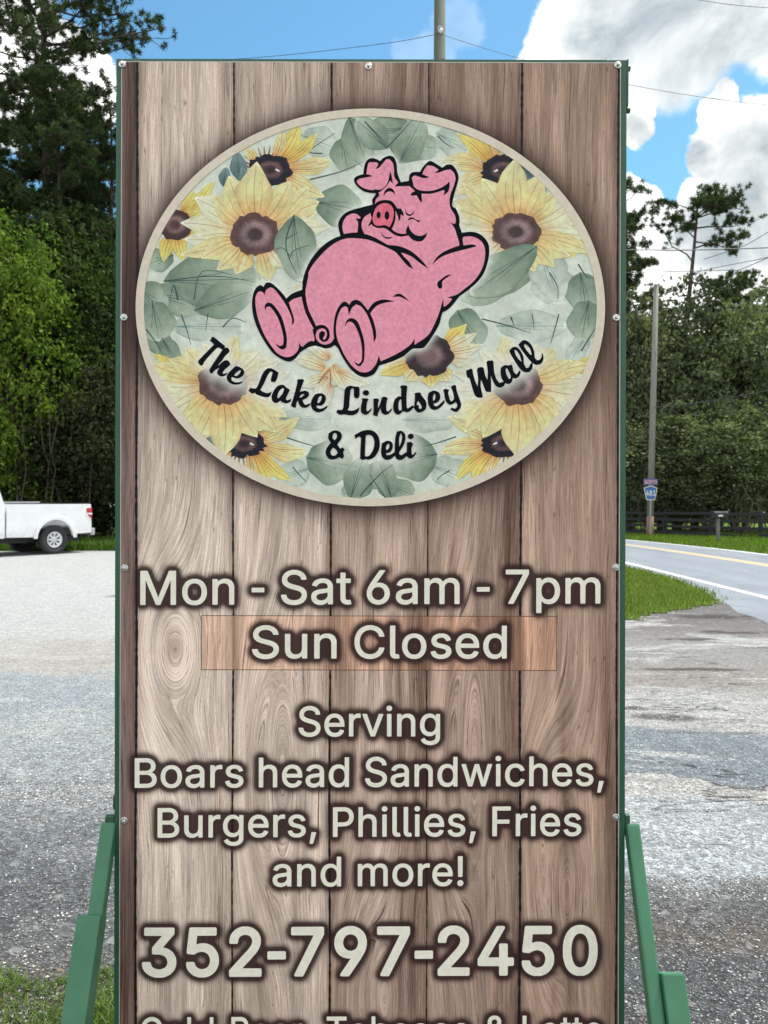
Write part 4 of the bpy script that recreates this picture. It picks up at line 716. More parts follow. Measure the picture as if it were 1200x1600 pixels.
def text_letters(s, x0, x1, yb0, yb1, cap, offset=0):
    """letters fitted to x0..x1 px on a baseline from yb0 to yb1; yields per letter (verts px, level, tris)"""
    _, hl = glyph_loops('H', offset); hh = np.concatenate(hl[0]); ch_ = hh[:, 1].max() - hh[:, 1].min(); b0 = hh[:, 1].min(); x = 0; raw = []
    for c in s:
        adv, grp = glyph_loops(c, offset)
        if grp: raw.append([[L + [x, 0] for L in g_] for g_ in grp])
        x += adv
    xs = np.concatenate([L[:, 0] for g_ in raw for l_ in g_ for L in l_]); xa, xb = xs.min(), xs.max(); out = []
    for grp in raw:
        V = []; T = []; Z = []; n_ = 0
        for q, loops in enumerate(grp):
            tri = np.array(tessellate_polygon([[Vector((p[0], p[1], 0)) for p in L] for L in loops])); P = np.concatenate(loops)
            V.append(P); T.append(tri + n_); Z += [q] * len(P); n_ += len(P)
        V = np.concatenate(V); t = (V[:, 0] - xa) / (xb - xa)
        out.append((np.c_[x0 + t * (x1 - x0), yb0 + (yb1 - yb0) * t - (V[:, 1] - b0) / ch_ * cap], np.array(Z, float), np.concatenate(T)))
    return out

# road sign 481
YS = 33.9
rs = thing('route_sign', 'blue county route marker 481 with NORTH plate on a grey post', 'road sign', ((1010.5 - 600) / F * YS, YS - .50, 0))
M_blue = simple('sign_blue', (.03, .12, .42), .4, 0, .15, 6); M_yel = simple('sign_yellow', (.75, .68, .50), .45); M_navy = simple('sign_purple', (.10, .09, .30), .4, 0, .2, 6)
M_pink = simple('faded_letter', (.80, .45, .42), .5)
k = YS / F
MB().box(-.035, .035, .012, .04, -.3, 1.9).build('post', simple('channel_post', (.24, .30, .33), .5, .5), rs)
def shield(s, dy): return [(x * s * k, wz(776 - (y) * s, YS) ) for x, y in dy]
pent = [(0, 15.2), (-4, 13.6), (-10.2, 11.5), (-9.6, 6), (-7, -6.6), (-5.6, -7.6), (5.6, -7.6), (7, -6.6), (9.6, 6), (10.2, 11.5), (4, 13.6)]
zc0 = wz(770, YS)
def pentz(s): return [(x * s * k, zc0 + (y - 3.8) * s * k) for x, y in pent]
MB().prism(pentz(1.0), -.004, .010, 'y').build('shield_plate', M_yel, rs)
MB().prism(pentz(.90), -.008, -.0045, 'y').build('shield_field', M_blue, rs)
MB().box(-10.6 * k, 10.6 * k, -.004, .010, wz(758.2, YS), wz(748.6, YS)).build('direction_plate', M_navy, rs)
def small_text(s, x0, x1, yb, cap, name, mat):
    for V, Z, T in text_letters(s, x0, x1, yb, yb, cap, 0):
        W3 = np.c_[(V[:, 0] - 1010.5) * k, -.0115 - Z * .0004, EYE + (HZ - V[:, 1]) * k]
        link(name, mesh_np(name, W3, T), mat, rs)
small_text('481', 1003.2, 1018, 774.6, 8.2, 'numeral', M_label)
small_text('NORTH', 1001.2, 1020, 756.4, 5.6, 'letter', M_pink)

# ------------------------------------------------------------------ truck
def build_truck():
    Yt = 22.9; t = thing('pickup_truck', 'white pickup truck parked at the wood edge, its rear half in view', 'truck', (0, 0, 0))
    n = new_mat('white_car_paint'); v = obj_vec(n); a = n.noise(v, 3, 5, .6)
    szp = n.add('ShaderNodeSeparateXYZ'); n.put(szp.inputs[0], v); du_ = n.math('MULTIPLY', n.rng(szp.outputs[2], .45, .85, .45, 0), n.rng(n.noise(v, 9, 5, .7), .35, .6)); n.put(n.b.inputs['Base Color'], n.mix(du_, n.mix(n.rng(a, .4, .7), (.78, .80, .82), (.72, .74, .76)), (.34, .31, .27))); n.b.inputs['Roughness'].default_value = .28; n.b.inputs['Coat Weight'].default_value = .6
    MW = n.m
    MBK = simple('black_plastic', (.015, .015, .017), .6); MT = simple('tyre_rubber', (.025, .025, .027), .85, 0, .2, 30); MR = simple('steel_rim', (.62, .63, .65), .35, .6, .1, 10)
    MG = simple('dark_glass', (.02, .03, .035), .08); MRed = simple('tail_lamp_red', (.45, .03, .04), .2); MCh = simple('bumper_grey', (.42, .43, .45), .35, .6); MWh = simple('lamp_white', (.8, .8, .8), .3)
    # local axes: x = length (rear +), y = depth (near side at -0.98), z up; rear axle at x=0
    R = .415; zr = .415
    def arc(cx, cz, r, a0, a1, n=12): return [(cx + r * math.cos(math.radians(a0 + (a1 - a0) * i / n)), cz + r * math.sin(math.radians(a0 + (a1 - a0) * i / n))) for i in range(n + 1)]
    for s in (-1, 1):
        ys = (-1.0, -.93) if s < 0 else (.93, 1.0)
        bed = [(-1.42, .52)] + [(-.54, .50)] + arc(0, .44, .54, 172, 8) + [(.60, .56), (1.12, .58), (1.14, .70), (1.12, 1.40), (1.09, 1.43), (-1.40, 1.43)]
        b = MB().prism(bed, ys[0], ys[1], 'y'); b.build('bed_side', MW, t, .012)
        fl = arc(0, .44, .66, 178, 2) + list(reversed(arc(0, .44, .545, 178, 2)))
        MB().prism(fl, ys[0] - (.025 if s < 0 else -.07), ys[0] + (.0 if s < 0 else .095), 'y').build('wheel_flare', MW, t, .008)
        cabp = [(-1.46, .52), (-1.46, 1.43), (-1.50, 1.46), (-1.58, 1.86), (-1.72, 1.95), (-3.05, 1.97), (-3.35, 1.90), (-4.0, 1.33), (-5.15, 1.20), (-5.30, 1.05), (-5.32, .60), (-4.45, .52)] + arc(-3.95, .44, .5, 12, 168) + [(-3.40, .50)]
        cabp = [(-1.46, .50), (-1.46, 1.43), (-1.50, 1.50), (-1.62, 1.86), (-1.76, 1.95), (-3.0, 1.97), (-3.3, 1.90), (-4.0, 1.34), (-5.1, 1.22), (-5.35, 1.05), (-5.38, .60), (-4.50, .55)] + arc(-3.95, .44, .54, 170, 10)[0:] + [(-3.35, .50)]
        MB().prism(cabp, ys[0], ys[1], 'y').build('cab_side', MW, t, .012)
        gl = [(-1.66, 1.46), (-1.76, 1.84), (-2.55, 1.87), (-2.55, 1.44)]; y0, y1 = (-1.006, -.999) if s < 0 else (.999, 1.006)
        MB().prism(gl, y0, y1, 'y').build('side_window', MG, t)
        gl = [(-2.63, 1.44), (-2.63, 1.87), (-3.2, 1.86), (-3.85, 1.38)]; MB().prism(gl, y0, y1, 'y').build('side_window', MG, t)
        MB().box(-2.62, -2.57, *( (-1.03, -.995) if s < 0 else (.995, 1.03)), 1.20, 1.24).build('door_handle', MW, t)
        lamp = [(1.145, 1.32), (1.145, .98), (1.06, 1.05), (.985, 1.18), (.965, 1.30)]
        ly = (-1.012, -.90) if s < 0 else (.90, 1.012)
        lo = MB().prism(lamp, *ly, 'y').build('tail_lamp', MRed, t, .006)
        MB().prism([(1.15, 1.165), (1.15, 1.115), (1.02, 1.125), (.99, 1.165)], *((ly[0] - .003, ly[1]) if s < 0 else (ly[0], ly[1] + .003)), 'y').build('reverse_lamp', MWh, lo)
    MB().box(1.085, 1.14, -.925, .925, .70, 1.42).build('tailgate', MW, t, .012)
    MB().box(-1.40, -1.35, -.925, .925, .60, 1.42).build('bed_front', MW, t)
    MB().box(-1.34, 1.08, -.925, .925, .72, .76).build('bed_floor', MBK, t)
    for y in (-.965, .965): MB().box(-1.38, 1.10, y - .035, y + .035, 1.432, 1.455).build('bed_rail', MBK, t, .006)
    MB().box(-1.40, .2, .20, .26, 1.44, 1.50).build('tool_rail', MCh, t, .01)
    MB().box(1.15, 1.30, -.93, .93, .50, .72).build('rear_bumper', MCh, t, .03)
    MB().prism([(-1.50, 1.43), (-1.62, 1.86), (-1.76, 1.95), (-3.0, 1.97), (-3.3, 1.90), (-4.0, 1.34), (-5.1, 1.22), (-5.35, 1.05), (-5.38, .62), (-5.3, .62), (-1.50, .60)], -.928, .928, 'y').build('cab_shell', MW, t)
    MB().prism([(-1.515, 1.50), (-1.60, 1.80), (-1.608, 1.80), (-1.523, 1.50)], -.7, .7, 'y').build('rear_window', MG, t, loc=(.012, 0, 0))
    MB().box(-4.9, 1.0, -.55, .55, .34, .50).build('chassis', MBK, t)
    MB().tube([(0, -.8, .40), (0, .8, .40)], .06, 10).build('axle', MBK, t)
    MB().tube([(-.45, .35, .46), (.6, .35, .46)], .1, 10).build('exhaust', MBK, t)
    for s in (-1, 1):
        MB().box(-5.42, -5.36, s * .85 - .1, s * .85 + .1, .85, 1.05).build('headlight', MWh, t)
    for ax in (0, -3.95):
        for s in (-1, 1):
            w = thing_part('wheel', t, (ax, s * .85, R), s)
            prof = [(.225, -.10), (.33, -.125), (.38, -.12), (.415, -.095), (.415, .095), (.38, .12), (.33, .125), (.225, .10)]
            lathe(prof, 36).build('tyre', MT, w)
            rim(w, MR, MBK)
    t.location = (0, 0, 0)
    b = math.radians(52)
    # side normal (local -y) turned to world (sin b, -cos b): rotate by +b about z
    t.rotation_euler = (0, 0, b * 1.0)
    # near rear wheel centre (0,-.975,R) must sit at pixel 86
    Xw, Yw = (86 - 600) / F * 22.8, 22.8
    c = Matrix.Rotation(b, 3, 'Z') @ Vector((0, -.975, 0)); t.location = (Xw - c.x, Yw - c.y, 0)
    return t
def thing_part(name, parent, loc, s):
    o = bpy.data.objects.new(name, None); COL.objects.link(o); o.parent = parent; o.location = loc
    o.rotation_euler = (0, 0, 0 if s < 0 else math.pi); return o
def lathe(prof, n=32):
    mb = MB(); vs = []; m = len(prof)
    for i in range(n):
        a = 2 * math.pi * i / n
        for r, y in prof: vs.append((r * math.cos(a), y, r * math.sin(a)))
    mb._add(vs, [(i * m + j, ((i + 1) % n) * m + j, ((i + 1) % n) * m + (j + 1) % m, i * m + (j + 1) % m) for i in range(n) for j in range(m)], True)
    return mb
def rim(w, MR, MBK):
    mb = MB(); n = 40
    # dished disc with eight window gaps built from angular sectors
    rings = [(.0, -.095), (.055, -.095), (.075, -.085), (.095, -.075), (.175, -.088), (.205, -.10), (.228, -.118), (.228, -.05)]
    vs = []; m = len(rings)
    for i in range(n):
        a = 2 * math.pi * i / n
        for r, y in rings: vs.append((r * math.cos(a), y, r * math.sin(a)))
    fs = []
    for i in range(n):
        for j in range(m - 1):
            if j == 3 and i % 5 in (1, 2): continue
            fs.append((i * m + j, ((i + 1) % n) * m + j, ((i + 1) % n) * m + j + 1, i * m + j + 1))
    mb._add(vs, fs, True); mb.build('rim', MR, w)
    MB().tube([(0, -.045, 0), (0, .06, 0)], .226, 24, True, True).build('brake_drum', MBK, w)
    MB().tube([(0, -.112, 0), (0, -.09, 0)], [.045, .058], 16).build('hub_cap', MR, w)
build_truck()

# ================================================================== THE SIGN
D = 1.92; KP = D / F; CX = 575.0
KF = np.array((.76, .82, .82))      # how bright a white face in the sign's open shade shows
sign = thing('roadside_sign', 'tall green-framed deli sign with pink pig oval and opening hours on printed planks', 'sign', ((CX - 600) * KP, D, 0))
sign.rotation_euler = (0, math.radians(0.14), 0)
def loc2(x, y, z=0.0):
    """photograph pixel on the sign face -> sign local; z = height off the face in mm"""
    return ((x - CX) * KP, -z / 1000, EYE + (HZ - y) * KP)
def locn(XY, z):
    return np.c_[(XY[:, 0] - CX) * KP, -np.broadcast_to(np.asarray(z, float), len(XY)) / 1000, EYE + (HZ - XY[:, 1]) * KP]
def SF(r, g, b): return np.array(sr(r, g, b, KF))
# ---- traced outlines
def smooth_loop(pts, corner=55, k=3):
    P = np.array(pts, float); n = len(P); sharp = []
    for i in range(n):
        a = P[i] - P[i - 1]; b = P[(i + 1) % n] - P[i]
        ang = abs(math.degrees(math.atan2(a[0] * b[1] - a[1] * b[0], a @ b))); sharp.append(ang > corner)
    out = []
    for i in range(n):
        p1, p2 = P[i], P[(i + 1) % n]
        t1 = (P[(i + 1) % n] - P[i - 1]) / 2 if not sharp[i] else (p2 - p1) * .9
        t2 = (P[(i + 2) % n] - P[i]) / 2 if not sharp[(i + 1) % n] else (p2 - p1) * .9
        L = np.linalg.norm(p2 - p1)
        for t in (t1, t2):
            q = np.linalg.norm(t)
            if q > L: t *= L / q
        for j in range(k):
            s = j / k; h = (2 * s**3 - 3 * s**2 + 1, s**3 - 2 * s**2 + s, -2 * s**3 + 3 * s**2, s**3 - s**2)
            out.append(h[0] * p1 + h[1] * t1 + h[2] * p2 + h[3] * t2)
    return np.array(out)
REG = {'R1': (520, 230, 7.5), 'R2': (620, 230, 7.5), 'R3': (380, 430, 7.5), 'R4': (500, 430, 7.5), 'R5': (620, 360, 7.5), 'R6': (440, 340, 7.5),
       'T1': (300, 520, 12), 'T2': (380, 560, 8.5714), 'T3': (510, 580, 8.5714), 'T4': (600, 580, 8.5714), 'T5': (720, 510, 8.5714), 'T6': (495, 660, 7.5)}
def tr(reg, pts): ox, oy, k = REG[reg]; return [(ox + x / k, oy + y / k) for x, y in pts]
def fill(loops, z):
    """loops: [outer, hole...] of pixel arrays -> verts, tris"""
    tri = tessellate_polygon([[Vector((p[0], -p[1], 0)) for p in L] for L in loops])
    return locn(np.concatenate(loops), z), np.array(tri)
class Acc:
    def __init__(s): s.V = []; s.T = []; s.C = []; s.n = 0
    def add(s, V, T, C):
        s.V.append(V); s.T.append(np.asarray(T) + s.n); s.C.append(np.broadcast_to(np.asarray(C, float), (len(V), 3))); s.n += len(V)
    def build(s, name, mat, parent):
        return link(name, mesh_np(name, np.concatenate(s.V), np.concatenate(s.T), np.concatenate(s.C)), mat, parent)
pig_sil = (tr('R1', [(65, 1045), (40, 940), (45, 870), (100, 790), (180, 745), (300, 710), (440, 675), (435, 620), (450, 590), (478, 555), (470, 537), (400, 535), (320, 510), (250, 450), (222, 400), (228, 360), (270, 335), (330, 320), (345, 210), (380, 150), (430, 130), (480, 140), (525, 165), (570, 125), (640, 102), (690, 125), (720, 200), (728, 300), (770, 412), (865, 395), (870, 330), (905, 295), (995, 290), (1030, 230), (1090, 170)])
  + tr('R2', [(370, 163), (400, 175), (505, 242), (560, 205), (620, 210), (670, 270), (695, 340), (690, 400), (655, 520), (622, 650), (630, 698), (665, 720), (695, 790), (710, 870), (705, 910), (735, 1002)])
  + tr('R5', [(840, 15), (920, 30), (990, 75), (1045, 150), (1058, 240), (1045, 350), (1000, 490), (940, 580), (870, 650), (780, 720), (710, 770), (640, 860), (570, 930), (510, 965), (480, 1080), (420, 1200)])
  + tr('R4', [(1200, 845), (1130, 860), (1060, 865), (960, 945), (830, 1010), (680, 1055), (665, 1075), (620, 1150), (560, 1185), (480, 1195), (400, 1160), (320, 1080), (240, 960), (190, 860), (150, 820)])
  + tr('R3', [(1000, 850), (940, 862), (880, 845), (820, 830), (740, 850), (650, 905), (600, 970), (540, 1010), (480, 1010), (400, 970), (320, 910), (240, 800), (160, 660), (100, 500), (80, 350), (95, 220), (130, 150), (180, 118), (215, 142), (240, 95), (290, 90), (350, 130), (430, 210), (482, 278), (540, 225), (620, 190), (665, 175), (672, 100)])
  + tr('R6', [(230, 800), (220, 750), (250, 640), (310, 510), (400, 390), (500, 300), (600, 240)]))
# keep the belly's left edge on the traced line
pig_sil = [p for p in pig_sil if not (abs(p[0] - 470.67) < .1 and abs(p[1] - 446.67) < .1)]
pink_main = (tr('R1', [(430, 760), (470, 650), (480, 612), (520, 570), (508, 530), (500, 500), (420, 505), (330, 480), (265, 430), (255, 400), (280, 375), (350, 360), (445, 343), (400, 326), (365, 320), (385, 200), (400, 180), (480, 180), (505, 195), (495, 225), (470, 258), (510, 245), (560, 190), (600, 145), (640, 145), (675, 190), (690, 260), (693, 350), (740, 415), (695, 462), (780, 460), (865, 457), (920, 450), (897, 360), (925, 335), (960, 340), (1040, 365), (1105, 352), (1020, 318), (1040, 270), (1080, 215)])
  + tr('R2', [(350, 215), (400, 225), (462, 265), (415, 302), (460, 300), (540, 270), (600, 262), (640, 300), (660, 370), (640, 450), (600, 560), (590, 640), (605, 720), (650, 790), (665, 850), (660, 890), (640, 900), (600, 878), (650, 950), (680, 1040), (705, 1120)])
  + tr('R5', [(705, 185), (755, 182), (745, 100), (755, 75), (830, 68), (900, 85), (960, 125), (1000, 190), (1010, 280), (990, 400), (940, 510), (860, 610), (760, 690), (680, 750), (565, 787), (625, 800), (590, 850), (540, 890), (525, 890), (520, 798), (500, 870), (470, 970), (430, 1070), (365, 1200)])
  + tr('R4', [(1200, 740), (1085, 815), (1085, 743), (1040, 810), (940, 885), (820, 950), (690, 1010), (665, 943), (640, 1030), (600, 1090), (550, 1130), (480, 1140), (420, 1120), (340, 1050), (260, 930), (200, 800), (150, 735)])
  + tr('R3', [(1040, 745), (1010, 790), (950, 815), (890, 805), (840, 760), (828, 700), (845, 640), (800, 530), (740, 400), (712, 270), (708, 180), (740, 10)])
  + tr('R6', [(290, 650), (340, 560), (420, 460), (520, 360), (620, 290), (720, 250), (820, 243), (900, 250), (945, 195)])
  + tr('R1', [(315, 950), (315, 880), (350, 815)]))
pink_arm = tr('R1', [(105, 1020), (88, 960), (92, 890), (130, 820), (190, 785), (250, 785), (300, 825), (290, 840), (235, 838), (270, 885), (262, 1002), (190, 1005)])
pink_leg = tr('R3', [(512, 325), (560, 285), (660, 255), (675, 330), (710, 450), (780, 590), (815, 650), (805, 700), (815, 760), (800, 780), (770, 772), (720, 800), (680, 840), (655, 835), (635, 788), (625, 870), (580, 930), (520, 960), (460, 960), (380, 920), (320, 850), (240, 730), (170, 570), (130, 420), (120, 270), (150, 205), (185, 195), (215, 215), (226, 242), (245, 180), (290, 150), (330, 160), (400, 240), (470, 340), (530, 460), (550, 530), (545, 592), (572, 560), (570, 500), (540, 410)])
ink = [
 tr('R1', [(240, 1010), (340, 1018), (430, 1045), (530, 1095), (620, 1145), (720, 1155)]) + tr('R5', [(60, 205), (150, 250), (240, 325), (300, 390), (347, 452), (260, 395), (150, 310), (60, 270), (25, 262), (60, 310), (120, 370), (166, 452), (110, 425), (40, 350), (0, 300)]) + tr('R1', [(700, 1225), (600, 1175), (480, 1120), (380, 1085), (240, 1068)]),
 tr('R1', [(460, 495), (530, 500), (590, 455), (625, 385), (640, 283), (660, 330), (678, 432), (645, 395), (620, 430), (580, 480), (520, 530), (460, 540)]),
 tr('R1', [(565, 580), (580, 520), (615, 485), (650, 480), (690, 510), (705, 578), (680, 535), (640, 520), (600, 535)]),
 tr('R2', [(100, 440), (150, 440), (190, 480), (250, 508), (340, 515), (430, 500), (510, 465), (560, 430), (587, 400), (592, 450), (575, 520), (518, 568), (530, 520), (520, 502), (440, 530), (360, 548), (262, 545), (270, 657), (235, 620), (205, 565), (160, 570), (130, 563), (150, 535), (185, 515), (120, 458)]),
 tr('R1', [(450, 690), (500, 640), (590, 620), (670, 640), (730, 720), (770, 720), (800, 770), (801, 812), (770, 790), (765, 840), (745, 872), (735, 810), (705, 745), (710, 830), (690, 910), (665, 960), (690, 985), (760, 1015), (830, 1015), (835, 960), (860, 908), (875, 960), (920, 1015), (980, 1040), (1040, 1030), (1082, 998), (1065, 1050), (1020, 1100), (960, 1105), (900, 1080), (860, 1035), (770, 1050), (690, 1025), (600, 960), (560, 950), (500, 950), (440, 925), (430, 905), (383, 932), (415, 870), (430, 830), (415, 790), (425, 740)]),
 tr('R1', [(828, 713), (835, 760), (860, 785), (895, 785), (920, 755), (931, 728), (920, 780), (880, 810), (845, 800), (825, 770)]),
 tr('R1', [(848, 864), (870, 830), (910, 825), (950, 850), (1002, 858), (980, 885), (960, 870), (915, 845), (880, 850)]),
 tr('R1', [(540, 988), (560, 1030), (600, 1055), (682, 1054), (640, 1075), (590, 1070), (550, 1035)]),
 tr('R5', [(385, 407), (430, 330), (500, 265), (600, 215), (700, 180), (760, 175), (850, 165), (890, 170), (904, 187), (820, 210), (700, 240), (600, 270), (520, 300), (450, 345)]),
 tr('R5', [(617, 517), (560, 525), (490, 575), (455, 605), (448, 640), (465, 680), (490, 685), (508, 660), (508, 600), (560, 555)]),
 tr('R4', [(150, 770), (135, 650), (145, 520), (180, 400), (240, 320), (280, 315), (320, 350), (350, 305), (400, 290), (450, 310), (500, 365), (538, 412), (600, 330), (680, 292), (760, 288), (853, 310), (760, 320), (660, 350), (600, 400), (566, 450), (600, 530), (630, 640), (635, 730), (608, 790), (600, 700), (590, 640), (560, 540), (520, 450), (460, 370), (400, 345), (350, 385), (315, 472), (300, 380), (270, 365), (230, 390), (190, 470), (170, 560), (165, 650), (180, 750), (205, 820)]),
 tr('R4', [(271, 612), (280, 550), (320, 508), (370, 510), (420, 550), (460, 650), (495, 780), (500, 900), (490, 1010), (450, 1068), (410, 1060), (373, 1010), (430, 1045), (465, 1000), (470, 880), (450, 750), (410, 640), (370, 570), (330, 545), (295, 560)]),
 tr('R4', [(822, 259), (870, 222), (920, 222), (970, 255), (1026, 312), (960, 275), (900, 252)]),
 tr('R3', [(235, 417), (230, 360), (260, 325), (310, 335), (370, 400), (430, 500), (470, 630), (490, 750), (480, 850), (440, 878), (400, 860), (353, 803), (410, 835), (445, 820), (450, 740), (430, 640), (390, 520), (340, 430), (290, 375), (255, 375)]),
 tr('R3', [(790, 640), (835, 600), (880, 586), (930, 592), (975, 630), (992, 690), (985, 745), (950, 780), (905, 780), (872, 750), (866, 700), (875, 672), (905, 655), (935, 672), (935, 700), (912, 742), (920, 760), (945, 745), (958, 700), (948, 650), (915, 627), (880, 632), (845, 650), (825, 690), (800, 700)]),
]
snout = tr('R1', [(440, 850), (450, 780), (480, 710), (530, 670), (590, 658), (650, 680), (685, 740), (685, 820), (660, 900), (635, 940), (600, 920), (570, 915), (500, 925), (460, 905)])
def ell(reg, cx, cy, rx, ry, n=16): return tr(reg, [(cx + rx * math.cos(a), cy + ry * math.sin(a)) for a in [2 * math.pi * i / n for i in range(n)]])
